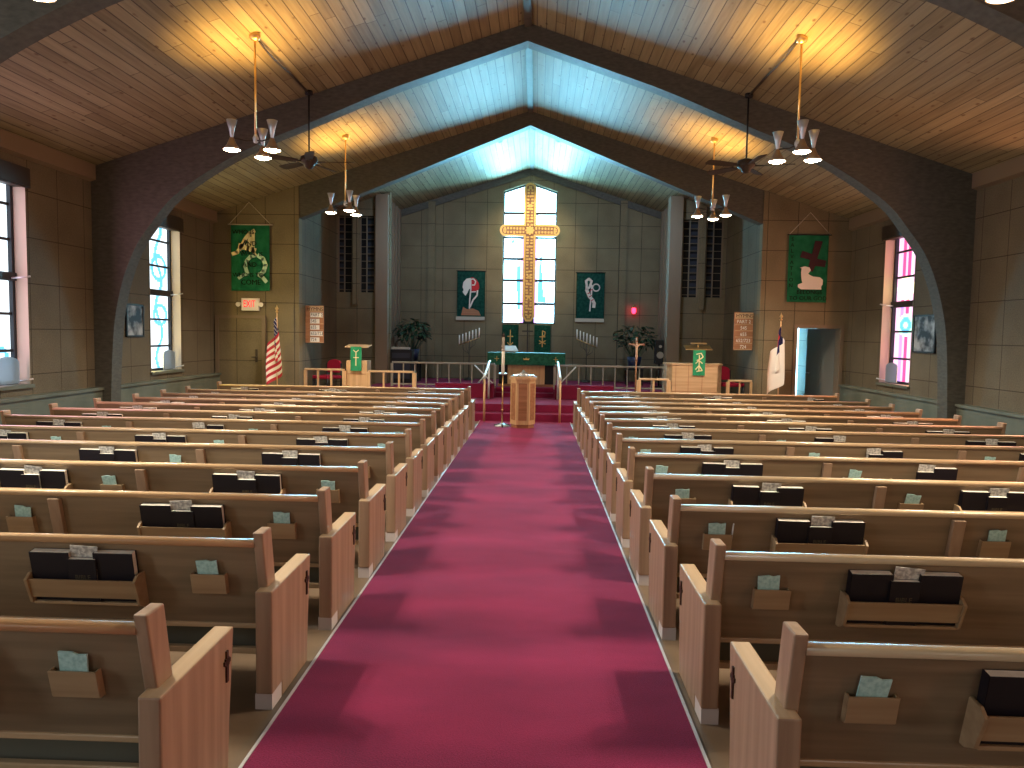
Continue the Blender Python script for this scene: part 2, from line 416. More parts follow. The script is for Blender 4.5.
# nave front walls
def front_wall(s):
    bm = B()
    X0, X1 = 4.43, 6.1
    if s < 0:
        prism(bm, [(s * X0, 0), (s * X1, 0), (s * X1, cz(X1)), (s * X0, cz(X0))], 'y', YF, YF + .2)
    else:
        d0, d1, dz = 5.14, 5.97, 1.9
        prism(bm, [(X0, 0), (d0, 0), (d0, cz(d0)), (X0, cz(X0))], 'y', YF, YF + .2)
        prism(bm, [(d0, dz), (d1, dz), (d1, cz(d1)), (d0, cz(d0))], 'y', YF, YF + .2)
        prism(bm, [(d1, 0), (X1, 0), (X1, cz(X1)), (d1, cz(d1))], 'y', YF, YF + .2)
    struct('wall_front_left' if s < 0 else 'wall_front_right', bm, 'wallx')
    # return wall of the alcove
    bm = B(); box(bm, s * 4.43, s * 4.63, YF + .2, 17.2, 0, cz(4.63))
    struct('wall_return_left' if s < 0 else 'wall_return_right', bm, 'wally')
    # alcove back wall, with two tall grilles let in
    g = [(3.55, 3.90), (4.07, 4.41)] if s < 0 else [(3.45, 3.82), (3.98, 4.36)]
    bm = B()
    for a, b in ((3.2, g[0][0]), (g[0][1], g[1][0]), (g[1][1], 4.43)):
        prism(bm, [(s * a, 0), (s * b, 0), (s * b, cz(b)), (s * a, cz(a))], 'y', 17.0, 17.2)
    for a, b in g:
        box(bm, s * a, s * b, 17.0, 17.2, 0, 2.58); prism(bm, [(s * a, 4.32), (s * b, 4.32), (s * b, cz(b)), (s * a, cz(a))], 'y', 17.0, 17.2)
    xm = (g[0][1] + g[1][0]) / 2; box(bm, s * (xm - .06), s * (xm + .06), 16.93, 17.0, 2.3, 4.6)
    struct('wall_alcove_left' if s < 0 else 'wall_alcove_right', bm, 'wallx')
    for k, (a, b) in enumerate(g):
        t = thing('organ_grille', 'dark lattice grille, the %s of two in the %s alcove wall' % ('inner' if k == 0 else 'outer', 'left' if s < 0 else 'right'), 'grille', (s * (a + b) / 2, 17.1, 2.58), group='lattice grilles in the alcoves')
        w = (b - a) / 2
        bm = B(); box(bm, -w, w, .05, .09, 0, 1.74); obj('backing', bm, 'dark', t)
        bm = B()
        for x in (-w + .012, -.02, w - .012): box(bm, x - .012, x + .012, -.05, -.02, 0, 1.74)
        z = .05
        while z < 1.72: box(bm, -w, w, -.045, -.025, z, z + .012); z += .165
        obj('lattice', bm, 'trimw', t)
        bm = B()
        z = .05; i = 0
        bm.free()
        z = .05
        while z < 1.6:
            bm = B(); box(bm, (-.02 if (k == 0) else -w + .01), (w - .01 if k == 0 else -.02), -.02, .03, z + .03, z + .11); z += .165; obj('louvre', bm, 'slate', t)
front_wall(-1); front_wall(1)

# chancel side screens (upright fins with dentil blocks) and chancel back wall
for s in (-1, 1):
    bm = B()
    q = 0 if s < 0 else .09
    box(bm, s * (3.22 - q), s * (3.5 - q), 16.85, 17.2, 0, cz(3.5 - q) + .02)
    for y in (17.62, 18.02, 18.42, 18.8):
        box(bm, s * (3.30 - q / 2), s * 3.48, y, y + .12, 0, cz(3.48) + .02)
    box(bm, s * 3.46, s * 3.52, 17.2, 19.2, 0, cz(3.5) + .02)
    struct('screen_left' if s < 0 else 'screen_right', bm, 'trimw')
    bm = B()
    for ya, yb in ((17.2, 17.62), (17.74, 18.02), (18.14, 18.42)):
        z = 2.45
        while z < 4.6:
            box(bm, s * 3.36, s * 3.46, ya + .02, yb - .02, z, z + .10); z += .2
    struct('screen_blocks_left' if s < 0 else 'screen_blocks_right', bm, 'trimw')

# back wall with gabled window opening
wx0, wx1, wz0, wz1, wzc = -.72, .66, 1.95, 5.32, 5.55
bm = B()
E = 3.6
prism(bm, [(-E, 0), (wx0, 0), (wx0, cz(wx0)), (-E, cz(E))], 'y', YB, YB + .25)
prism(bm, [(wx1, 0), (E, 0), (E, cz(E)), (wx1, cz(wx1))], 'y', YB, YB + .25)
prism(bm, [(wx0, 0), (wx1, 0), (wx1, wz0), (wx0, wz0)], 'y', YB, YB + .25)
prism(bm, [(wx0, wz1), (-.03, wzc), (-.03, RZ), (wx0, cz(wx0))], 'y', YB, YB + .25)
prism(bm, [(-.03, wzc), (wx1, wz1), (wx1, cz(wx1)), (-.03, RZ)], 'y', YB, YB + .25)
struct('wall_back', bm, 'wallx')
bm = B()
for x in (-2.55, 2.35):
    box(bm, x - .09, x + .09, YB - .07, YB, .5, cz(abs(x) + .1))
struct('trim_6', bm, 'wallx')
bm = B()
for s in (-1, 1):
    prism(bm, [(0, RZ - .17), (s * 3.46, cz(3.46) - .17), (s * 3.46, cz(3.46) + .01), (0, RZ + .01)], 'y', YB - .06, YB)
struct('trim_7', bm, 'arch')

# ------------------------------------------------------------------ stained glass windows
def glazing(bm, w, h, nx, nz, fn, mats, top=None):
    """quads in XZ plane (x 0..w, z 0..h), material picked by fn(u,v) -> key"""
    for i in range(nx):
        for k in range(nz):
            x0, x1 = w * i / nx, w * (i + 1) / nx; z0, z1 = h * k / nz, h * (k + 1) / nz
            t0 = t1 = None
            q = [(x0, z0), (x1, z0), (x1, z1), (x0, z1)]
            if top: q = [(x, z * top(x) / h) for x, z in q]
            f = bm.faces.new([bm.verts.new((x, 0, z)) for x, z in q])
            key = fn((i + .5) / nx, (k + .5) / nz)
            f.material_index = mats.index(key)

# chancel window
t = bpy.data.objects.new('window_1', None); C.objects.link(t); t.location = (0, 0, 0); t['kind'] = 'structure'
mats = ['g_white', 'g_blue', 'g_teal', 'g_purple']
def fL(u, v):
    if .80 < u and v < .62: return 'g_purple'
    if .62 < u < .80 and .16 < v < .42 and (u - .62) > (.30 - v) * .6: return 'g_blue'
    if .70 < u < .80 and .1 < v < .16: return 'g_blue'
    if .35 < u < .5 and .60 < v < .62: return 'g_blue'
    return 'g_white'
def fR(u, v):
    if u < .12 and v < .62: return 'g_purple'
    if .18 < u < .44 and .17 < v < .5 and abs(u - .31) < .035 + (.5 - v) * .35: return 'g_blue'
    if .18 < u < .6 and .16 < v < .20: return 'g_blue'
    if .05 < u < .14 and .72 < v < .8: return 'g_purple'
    return 'g_white'
def top_z(x): # top edge height above wz0 at world x
    return (wz1 - wz0) + (wzc - wz1) * (1 - abs(x + .03) / (.69 if x < 0 else .69)) - .03
for a, b, fn in ((wx0 + .03, -.16, fL), (.10, wx1 - .03, fR)):
    bm = B(); glazing(bm, b - a, 1.0, 22, 90, fn, mats, top=lambda x, a=a: top_z(a + x))
    shift(bm, (a, YB + .13, wz0 + .02)); obj('pane', bm, mats, t)
bm = B()
yy0, yy1 = YB + .08, YB + .18
box(bm, wx0, wx0 + .035, yy0, yy1, wz0, wz1 + .01); box(bm, wx1 - .035, wx1, yy0, yy1, wz0, wz1 + .01)
box(bm, -.17, .11, yy0, yy1, wz0, wzc); box(bm, wx0, wx1, yy0, yy1, wz0, wz0 + .03)
for s, xa, xb in ((0, wx0, -.03), (1, -.03, wx1)):
    za, zb = (wz1, wzc) if s == 0 else (wzc, wz1)
    prism(bm, [(xa, za - .05), (xb, zb - .05), (xb, zb), (xa, za)], 'y', yy0, yy1)
for k in range(1, 6):
    z = wz0 + (3.33) * [0, .155, .335, .5, .665, .85][k]
    box(bm, wx0, wx1, yy0 + .02, yy1 - .02, z - .033, z + .033)
obj('window_frame', bm, 'lead', t)

# side windows
def fwhite(u, v):
    r = v * 6 % 1
    if u > .72: return 'tint_amber'  # strip hidden by the near jamb, added to tint the reveal yellow
    if abs(u - (.34 + .10 * math.sin(v * 19))) < .045: return 's_blue'
    if abs(math.hypot((u - .33) / .22, (v - .66) / .075) - 1) < .18: return 's_blue'
    if abs(math.hypot((u - .3) / .2, (v - .36) / .06) - 1) < .2: return 's_blue'
    return 's_white'
def frose(u, v):
    if u < .5: return 'tint_rose'  # out-of-view half, glow added to tint the reveal pink
    if abs(u - .62 - .1 * math.sin(v * 11)) < .025: return 's_violet'
    if .55 < u < .62 and .7 < v < .74: return 's_magenta'
    if v < .2 and abs(math.hypot((u - .8) / .15, (v - .05) / .12) - 1) < .12: return 's_blue'
    return 's_white'
def fmag(u, v):
    if u < .30: return 'tint_orange'  # unseen strip, glow added to tint the reveal orange
    if abs(math.hypot((u - .66) / .26, (v - .60) / .075)) < 1: return 's_yellow'
    if abs(math.hypot((u - .62) / .26, (v - .37) / .07)) < 1: return 's_green' if abs(math.hypot((u - .62) / .26, (v - .37) / .07) - .5) > .2 else 's_blue'
    if abs(u - .6) < .05: return 's_magenta'
    if abs(u - .76) < .05: return 's_violet' if v < .5 else 's_magenta'
    if .46 < u < .50: return 's_white'
    return 's_pink'
def side_window(n, s, a, b, fn, mats):
    t = bpy.data.objects.new('window_%d' % n, None); C.objects.link(t); t['kind'] = 'structure'
    w, h = b - a, WZ1 - WZ0
    bm = B(); glazing(bm, w, h, 30, 100, fn, mats)
    # u=0 is the end farther from the altar when s<0 is flipped: map x->y
    for v in bm.verts:
        x, y, z = v.co; v.co = (s * 6.31, (b - x), WZ0 + z)
    obj('pane', bm, mats, t)
    bm = B(); xo, xi = s * 6.33, s * 6.26
    for y in (a, b - .045): box(bm, xi, xo, y, y + .045, WZ0, WZ1)
    for z in (WZ0, WZ1 - .05): box(bm, xi, xo, a, b, z, z + .05)
    zm = WZ0 + h * .50; box(bm, s * 6.235, xo, a, b, zm - .05, zm + .05)
    for f in (.16, .33, .67, .83): box(bm, s * 6.285, xo, a, b, WZ0 + h * f - .017, WZ0 + h * f + .017)
    obj('window_frame', bm, 'lead', t)
    bm = B(); e = .004
    box(bm, s * 6.10, s * 6.255, b - e, b + .0, WZ0, WZ1)
    box(bm, s * 6.10, s * 6.255, a, a + e, WZ0, WZ1)
    obj('reveal_lining', bm, 'reveal', t)
    bm = B(); box(bm, s * 6.06, s * 6.26, a - .03, b + .03, WZ0 - .03, WZ0 + .012); obj('window_sill', bm, 'wains', t)
    for z in (zm - .02, WZ0 + .05):
        bm = B(); tube(bm, [(s * 6.23, b - .1, z), (s * 6.12, b - .08, z + .01), (s * 6.04, b - .03, z + .03)], .011, 8); obj('latch_handle', bm, 'chrome', t)
    return t
GL = ['s_bright', 's_white', 's_blue', 'tint_amber', 'tint_rose', 's_violet', 's_magenta', 'tint_orange', 's_pink', 's_yellow', 's_green']
n = 2
side_window(2, -1, 11.9, 12.93, lambda u, v: fwhite(u, v), GL)
side_window(3, -1, 7.85, 9.0, lambda u, v: frose(1 - u, v), GL)
side_window(4, 1, 11.9, 12.93, lambda u, v: fmag(1 - (.0 + u * 1.0), v) if True else 0, GL)
side_window(5, 1, 7.85, 9.0, fmag, GL)
fbright = lambda u, v: 's_bright' if fwhite(min(u, .7), v) == 's_white' else 's_blue'  # unseen left windows, glow boosted to brighten the right pew ends
side_window(6, -1, 3.5, 4.6, fbright, GL); side_window(7, 1, 3.5, 4.6, fmag, GL)
side_window(8, -1, -.6, .5, fbright, GL); side_window(9, 1, -.6, .5, fmag, GL)
for n, xa in ((11, -4.2), (12, 2.2)):  # unseen glowing rear windows, added as fill for the pew backs
    t = bpy.data.objects.new('window_%d' % n, None); C.objects.link(t); t['kind'] = 'structure'
    bm = B(); box(bm, xa, xa + 2.0, Y0 + .004, Y0 + .012, 1.0, 3.4); obj('pane', bm, 's_rear_fill', t)
    bm = B()
    for k in range(5): box(bm, xa - .03 + .5 * k, xa + .03 + .5 * k, Y0 + .004, Y0 + .05, .95, 3.45)
    for z in (.95, 1.8, 2.6, 3.4): box(bm, xa, xa + 2.0, Y0 + .004, Y0 + .045, z, z + .05)
    obj('window_frame', bm, 'lead', t)
# rolled blinds at window heads and air deflectors on the sills (only in view)
for s, a, b, lab in ((-1, 11.9, 12.93, 'far left window'), (-1, 7.85, 9.0, 'near left window'), (1, 11.9, 12.93, 'right window')):
    bm = B(); box(bm, s * 6.02, s * 6.24, a + .01, b - .01, 3.38, 3.60)
    tube(bm, [(s * 6.03, a + .02, 3.37), (s * 6.03, b - .02, 3.37)], .018, 8)
    tag(obj('blind_box', bm, 'bronze', bevel=.006), 'dark boxed roller blind at the head of the ' + lab, 'blind')
    bm = B(); pts = []
    for k in range(13):
        an = PI * k / 12; pts.append((b - .32 + .2 * math.cos(an), WZ0 + .28 + .08 * math.sin(an)))
    pts = [(b - .12, WZ0 + .03)] + pts + [(b - .52, WZ0 + .03)]
    prism(bm, pts, 'x', s * 6.15, s * 6.165)
    tag(obj('air_deflector', bm, 'acrylic'), 'rounded clear panel standing on the sill of the ' + lab, 'deflector')

# framed engravings by the far windows
for s, y0, y1, z0, z1, lab in ((-1, 11.15, 11.65, 1.54, 2.05, 'left'), (1, 11.15, 11.8, 1.5, 2.08, 'right')):
    t = thing('framed_print', 'small dark framed print on the %s side wall beside the far window' % lab, 'picture', (s * 6.1, (y0 + y1) / 2, z0))
    hw = (y1 - y0) / 2; h = z1 - z0
    bm = B(); box(bm, -s * .004, -s * .018, -hw + .02, hw - .02, .02, h - .02); obj('print', bm, 'photo', t)
    bm = B()
    for p in ((-hw, -hw + .025, 0, h), (hw - .025, hw, 0, h), (-hw, hw, 0, .025), (-hw, hw, h - .025, h)): box(bm, 0, -s * .03, *p)
    obj('picture_frame', bm, 'dark', t)

# ------------------------------------------------------------------ chancel floor levels
bm = B()
box(bm, -4.43, 4.43, 14.1, 19.45, -.1, .155); box(bm, -4.43, 4.43, 14.42, 19.45, .155, .31)
struct('floor_platform', bm, 'carpet', bevel=.008)
bm = B()
box(bm, -3.46, 3.46, 16.3, 19.2, .31, .5); box(bm, -3.46, -.68, 15.95, 16.3, .31, .5); box(bm, .58, 3.46, 15.95, 16.3, .31, .5)
box(bm, -.68, .58, 16.0, 16.3, .31, .405)
struct('floor_dais', bm, 'carpet', bevel=.008)
for s, a, b in ((-1, -.70, -1.95), (1, .6, 1.85)):
    bm = B(); box(bm, a, b, 15.66, 15.94, .31, .615)
    tag(obj('kneeler', bm, 'carpet2', bevel=.015), 'maroon kneeling step before the communion rail, %s of the altar' % ('left' if s < 0 else 'right'), 'kneeler', 'kneelers at the communion rail')
# aisle carpet and edging
bm = B(); prism(bm, [(-.9, Y0), (.9, Y0), (.9, 2.5), (.86, 14.1), (-.86, 14.1), (-.9, 2.5)], 'z', 0, .012)
tag(obj('aisle_carpet', bm, 'carpet'), 'long magenta red carpet runner down the centre aisle', 'carpet')
bm = B(); prism(bm, [(-.912, Y0), (-.899, Y0), (-.899, 2.5), (-.859, 14.1), (-.872, 14.1), (-.912, 2.5)], 'z', 0, .016); struct('trim_8', bm, 'metal_trim')
bm = B(); prism(bm, [(.912, Y0), (.899, Y0), (.899, 2.5), (.859, 14.1), (.872, 14.1), (.912, 2.5)], 'z', 0, .016); struct('trim_9', bm, 'metal_trim')

# ------------------------------------------------------------------ pews
PY = [2.20, 3.15, 4.04, 4.94, 5.83, 6.66, 7.47, 8.23, 8.97, 9.68, 10.40, 11.14, 12.25]
POCK = [1.25, 2.76, 4.30]; RACK = [1.80, 3.30, 4.80]; DIV = [2.545, 4.06]
XE = 5.22
LEAN = .07 / .265
def by(z): return (0.775 - z) * .235 + .012   # rear face of the leaning back at height z
def make_pew(s, XE):
    t = thing('pew', '', 'pew')
    def X(x): return s * x
    def end(xi, xo, xpo, side):
        xpi = 1.038 if xi < 2 else xi
        bm = B()
        prism(bm, [(.0, .07), (.13, .07), (.13, 0), (.50, 0), (.515, .2), (.56, .542), (0, .537)], 'x', X(xi), X(xo))
        e = obj('end_panel', bm, ['pew_end', 'pew_edge'], t, bevel=.007)
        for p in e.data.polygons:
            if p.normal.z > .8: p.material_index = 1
        bm = B(); prism(bm, [(.0, .80), (.11, .80), (.165, .52), (.062, .52)], 'x', X(xpi), X(xpo))
        obj('end_post', bm, 'pew_end', t, bevel=.007)
        bm = B(); box(bm, X(xi) + s * .003, X(xo) + (.003 * s if xi > xo else -.003 * s), .004, .128, 0, .07); obj('foot', bm, 'foot', t)
        if side:
            d = s * (1 if xo < xi else -1)
            xa, xb = X(xo) - d * .007, X(xo) + d * .001
            bm = B(); box(bm, xa, xb, .478, .494, .355, .475); box(bm, xa, xb, .460, .512, .425, .440); box(bm, xa, xb, .471, .501, .418, .448)
            obj('cross_emblem', bm, 'emblem', e)
    end(1.028, .952, .992, True)
    end(XE - .035, XE + .04, XE + .005, True)
    x0, x1 = 1.035, XE - .035
    bm = B(); prism(bm, [(by(.75), .75), (by(.335), .335), (by(.335) + .024, .335), (by(.75) + .024, .75)], 'x', X(x0), X(x1)); obj('backrest', bm, 'pew', t)
    bm = B()
    cyy, czz = .034, .744
    pts = []
    for k in range(16):
        an = 2 * PI * k / 16; c, sn = math.cos(an), math.sin(an)
        pts.append((cyy + .026 * (abs(c) ** .7) * (1 if c > 0 else -1), czz + .017 * (abs(sn) ** .7) * (1 if sn > 0 else -1)))
    prism(bm, pts, 'x', X(x0), X(x1)); o = obj('top_rail', bm, 'rail', t)
    for p in o.data.polygons: p.use_smooth = len(p.vertices) == 4
    bm = B(); y = by(.335); prism(bm, [(y - .012, .326), (y + .03, .326), (y + .03, .350), (y - .012, .350)], 'x', X(x0), X(x1)); obj('bottom_rail', bm, 'rail', t, bevel=.005)
    bm = B(); prism(bm, [(.15, .355), (.46, .385), (.475, .395), (.47, .41), (.15, .38)], 'x', X(x0), X(x1)); obj('seat', bm, 'pew', t, bevel=.006)
    bm = B(); box(bm, X(x0), X(x1), .20, .215, .19, .385); obj('gap_shade_board', bm, 'gap_shade', t)  # dark board added to stand in for the shade under the seat
    bm = B(); box(bm, X(x0), X(x1), .15, .18, .185, .215); obj('stretcher', bm, 'rail', t, bevel=.005)
    for d in DIV:
        bm = B(); prism(bm, [(by(.715), .715), (by(.36) - .008, .36), (by(.36) - .008, 0), (.40, 0), (.43, .36), (.12, .36), (.03, .715)][:0] or [(by(.715) - .03, .715), (by(.385) - .03, .385), (.07, 0), (.13, 0), (.125, .38), (by(.715) + .004, .715)], 'x', X(d - .033), X(d + .033))
        obj('back_support', bm, 'pew_end', t, bevel=.004)
    for rx in RACK:
        bm = B(); w = .25
        yb = lambda z: by(z) + .003
        # cheeks
        for e in (-w, w - .014):
            prism(bm, [(yb(.60), .60), (yb(.60) - .055, .595), (yb(.57) - .092, .57), (yb(.455) - .075, .455), (yb(.425) - .03, .43), (yb(.43), .43)], 'x', X(rx + e), X(rx + e + .014))
        # sloping front board, floor and the strip under it
        prism(bm, [(yb(.572) - .082, .572), (yb(.572) - .070, .572), (yb(.482) - .062, .482), (yb(.482) - .074, .482)], 'x', X(rx - w + .014), X(rx + w - .014))
        prism(bm, [(yb(.455) - .072, .448), (yb(.455), .448), (yb(.455), .462), (yb(.455) - .072, .462)], 'x', X(rx - w + .014), X(rx + w - .014))
        obj('book_rack', bm, 'rack', t, bevel=.002)
    for px in POCK:
        bm = B(); w = .078
        yb = lambda z: by(z) + .003
        prism(bm, [(yb(.60) - .034, .60), (yb(.60) - .026, .60), (yb(.508) - .026, .508), (yb(.508) - .034, .508)], 'x', X(px - w), X(px + w))
        for e in (-w, w - .007): prism(bm, [(yb(.602), .602), (yb(.60) - .03, .60), (yb(.508) - .03, .508), (yb(.508), .508)], 'x', X(px + e), X(px + e + .007))
        box(bm, X(px - w), X(px + w), yb(.508) - .03, yb(.508), .504, .512)
        obj('card_pocket', bm, 'rack', t, bevel=.0015)
    reg(t); return t
LONG = {(s_, k): make_pew(s_, xe) for s_ in (-1, 1) for k, xe in enumerate((5.42, 5.36, 5.27))}
# books: prototypes (origin at the bottom middle of the cover)
def make_book(w, h, th, small=False):
    t = thing('bible' if small else 'hymnal', '', 'book')
    bm = B(); box(bm, -w / 2, w / 2, 0, .004, 0, h); box(bm, -w / 2, w / 2, th - .004, th, 0, h); box(bm, -w / 2, -w / 2 + .004, 0, th, 0, h)
    obj('cover', bm, 'black_cloth', t, bevel=.0015)
    bm = B(); box(bm, -w / 2 + .004, w / 2 - .005, .004, th - .004, .003, h - .001); obj('pages', bm, 'pages', t)
    if small:
        bm = text_bm('BIBLE', .03, .0003); shift(bm, (0, -.0005, h * .58)); obj('gilt_title', bm, 'goldtxt', t)
    reg(t); return t
hym = make_book(.178, .235, .040); bib = make_book(.128, .205, .026, True)
bm = B(); box(bm, -.062, .062, 0, .004, 0, .265); pam = obj('pamphlet', bm, 'paper'); reg(pam)
bm = B()
prism(bm, [(-.044, 0), (.044, 0), (.048, .150), (.02, .146), (.0, .153), (-.046, .150)], 'y', 0, .006); crd = obj('offering_card', bm, 'card'); reg(crd)
used = {}
def put(proto, loc, label, group, cat, rx=0, rz=0, ry=0):
    if proto.name not in used: o = proto; used[proto.name] = 1
    else: o = copy_tree(proto)
    o.location = loc; o.rotation_euler = (rx, ry, rz); tag(o, label, cat, group); return o

RN = ['aisle-end', 'middle', 'wall-end']
tilt = math.atan(.235)
usedbook = 0
def inview(X, Y): # rough horizontal field test
    u = 537 + 740 * (X - .2) / Y
    return -160 < u < 1190
for s in (-1, 1):
    side = 'left' if s < 0 else 'right'
    for i, y in enumerate(PY):
        proto = LONG[(s, 0 if i < 8 else (1 if i == 8 else 2))]
        sh = -s * (.088 * i / 12 + (.012 if i > 1 else 0))
        o = put(proto, (sh, y, 0), 'long oak pew %s of the aisle, the %s%s' % (side, ORD[i], ' to the camera' if i == 0 else (' row by the steps' if i == 12 else ' row counted from the camera')), 'oak pews in rows on both sides of the aisle', 'pew')
        for k, rx in enumerate(RACK):
            if not inview(s * rx, y): continue
            where = '%s rack of the %s %s pew' % (RN[k], ORD[i], side)
            r = random.Random(i * 17 + k * 5 + s * 3)
            full = r.random()
            yb = y + by(.465) - .055
            jit = lambda a: r.uniform(-a, a)
            missing = None
            if (s, i, k) == (1, 5, 1) or (s, i, k) == (1, 4, 1): missing = 0
            if full > .93 and i > 4: missing = r.choice([0, 2])
            for q, dx in ((0, -.145), (2, .145)):
                if q == missing: continue
                put(hym, (sh + s * rx + dx + jit(.006), yb + jit(.003), .463), 'thick black hymnal, %s in the %s' % ('left' if q == 0 else 'right', where), 'black hymnals in the pew racks', 'book', rx=tilt - .05 + jit(.02), ry=jit(.01))
            put(bib, (sh + s * rx + jit(.008), yb - .012, .463), 'smaller black bible with gilt title, centre of the ' + where, 'small black bibles in the pew racks', 'book', rx=tilt - .06)
            put(pam, (sh + s * rx + jit(.015), yb + .022, .463), 'printed pamphlet standing behind the bible, ' + where, 'pamphlets in the pew racks', 'pamphlet', rx=tilt - .02, ry=jit(.08))
        for k, px in enumerate(POCK):
            if not inview(s * px, y) or i > 8: continue
            r = random.Random(i * 31 + k * 7 + s)
            if i > 2 and r.random() < .12: continue
            put(crd, (sh + s * px + r.uniform(-.012, .012), y + by(.51) - .018, .516), 'aqua card in the %s pocket of the %s %s pew' % (RN[k], ORD[i], side), 'aqua cards in the pew pockets', 'card', rx=tilt, ry=r.uniform(-.12, .12))
# pencils beside two cards
for px, y, lab in ((1.30, PY[2], 'third'),):
    bm = B(); tube(bm, [(px, y + by(.51) - .016, .516), (px + .004, y + by(.67) - .018, .665)], .004, 6)
    tag(obj('pencil', bm, 'white_metal'), 'short pale pencil in the pocket of the %s right pew' % lab, 'pencil')

# ------------------------------------------------------------------ chandeliers and fans
LIGHTS = []
def chandelier(x, y, angs, lab, first_lamp=True):
    zc = cz(x) ; hz = 3.80
    t = thing('chandelier', lab, 'chandelier', (x, y, hz), group='three-lamp chandeliers on long rods')
    bm = B(); lathe(bm, [(0, zc - hz + .02), (.055, zc - hz + .02), (.062, zc - hz - .02), (.055, zc - hz - .05), (.02, zc - hz - .075), (0, zc - hz - .075)]); obj('ceiling_canopy', bm, 'brass', t)
    bm = B(); tube(bm, [(0, 0, 0), (0, 0, zc - hz - .05)], .011, 10); obj('rod', bm, 'brass', t)
    bm = B(); lathe(bm, [(0, -.045), (.02, -.04), (.032, -.01), (.032, .015), (.014, .05), (0, .06)], n=16); obj('hub', bm, 'chrome', t)
    for a in angs:
        a = math.radians(a); dx, dy = math.cos(a), math.sin(a); R = .25
        bm = B(); tube(bm, [(0, 0, -.01), (dx * .1, dy * .1, -.03), (dx * .18, dy * .18, -.02), (dx * R, dy * R, -.015)], .008, 8); obj('arm', bm, 'bronze', t)
        bm = B(); cx, cy = dx * R, dy * R
        lathe(bm, [(.014, -.02), (.018, .0), (.032, .08), (.058, .175), (.054, .175), (.028, .08), (.014, .01), (0, .0)], cx, cy, 20); up = obj('upper_cone', bm, 'chrome', t)
        bm = B(); lathe(bm, [(.022, -.015), (.03, -.04), (.052, -.09), (.098, -.15), (.094, -.15), (.048, -.088), (.02, -.04), (0, -.035)], cx, cy, 24); obj('lower_shade', bm, 'shade', t)
        bm = B(); lathe(bm, [(0, -.168), (.05, -.162), (.088, -.146), (.05, -.135), (0, -.132)], cx, cy, 20); obj('lamp_lens', bm, 'lens', t)
        LIGHTS.append((x + cx, y + cy, hz))
    return t
chandelier(-2.97, 8.3, (209, 93, -26), 'brass-rod chandelier of three cone lamps, near left, beside the ceiling fan')
chandelier(2.99, 8.3, (127, 262, 30), 'brass-rod chandelier of three cone lamps, near right, beside the ceiling fan')
chandelier(-3.03, 12.4, (175, -60, 60), 'smaller-looking three-lamp chandelier before the left choir alcove')
chandelier(3.03, 12.4, (190, 72, -45), 'smaller-looking three-lamp chandelier before the right choir alcove')
chandelier(-2.95, 4.25, (55, 175, 295), 'chandelier at the top left edge, only one glowing lamp showing')
chandelier(2.98, 4.25, (128, 8, 248), 'chandelier at the top right edge, only one glowing lamp showing')

for s, lab in ((-1, 'left'), (1, 'right')):
    x, y, zc = s * 2.965, 10.22, cz(2.965)
    t = thing('ceiling_fan', 'dark bladed ceiling fan on a long rod at the arch, %s side' % lab, 'fan', (x, y, 4.0), rz=0 if s < 0 else -.25, group='ceiling fans')
    bm = B(); tube(bm, [(0, 0, .05), (0, 0, zc - 4.0)], .012, 8); lathe(bm, [(0, zc - 4), (.05, zc - 4), (.05, zc - 4.05), (0, zc - 4.06)]); obj('rod', bm, 'dark', t)
    bm = B(); lathe(bm, [(0, .08), (.05, .08), (.11, .055), (.12, 0), (.11, -.03), (.07, -.05), (.06, -.085), (.03, -.105), (0, -.11)], n=24); obj('motor_housing', bm, 'bronze', t)
    for k in range(5):
        a = 2 * PI * k / 5; c, sn = math.cos(a), math.sin(a)
        bm = B()
        pts = [(.17, -.045), (.45, -.065), (.60, -.06), (.62, -.03), (.62, .03), (.60, .06), (.45, .065), (.17, .045)]
        A = [bm.verts.new((p[0], p[1], -.01 + p[1] * .22)) for p in pts]; Bv = [bm.verts.new((p[0], p[1], -.018 + p[1] * .22)) for p in pts]
        bm.faces.new(A); bm.faces.new(Bv[::-1])
        for i in range(8): bm.faces.new((A[i], Bv[i], Bv[(i + 1) % 8], A[(i + 1) % 8]))
        box(bm, .09, .22, -.018, .018, -.02, -.008)
        bmesh.ops.rotate(bm, verts=bm.verts[:], cent=(0, 0, 0), matrix=Matrix.Rotation(a, 3, 'Z'))
        obj('blade', bm, 'redwood' if False else 'bronze', t)
    # conduit on the ceiling from chandelier canopy to fan
    bm = B(); cxx, cy0 = s * 2.97, 8.3
    pts = []
    for k in range(15):
        q = k / 14; yy = cy0 + .05 + (y - cy0 - .08) * q; pts.append((cxx, yy, cz(cxx) - .02 - .05 * math.sin(PI * min(q * 1.5, 1)) * (1 - q)))
    tube(bm, pts, .013, 8)
    tag(obj('ceiling_conduit', bm, 'bronze'), 'curved dark conduit between the near %s chandelier and the ceiling fan' % lab, 'conduit')

# spotlights on the back of the chancel beam, aimed at the cross
for x in (-.62, .56):
    t = thing('spotlight', 'small black spotlight under the chancel ridge, %s of centre' % ('left' if x < 0 else 'right'), 'spotlight', (x, 15.05, cz(x)), group='spotlights under the chancel ridge')
    bm = B(); tube(bm, [(0, 0, .02), (0, 0, -.1)], .012, 8); obj('bracket', bm, 'dark', t)
    bm = B(); tube(bm, [(0, -.07, -.08), (0, .09, -.14)], [.05, .062], 14); obj('lamp_housing', bm, 'dark', t)

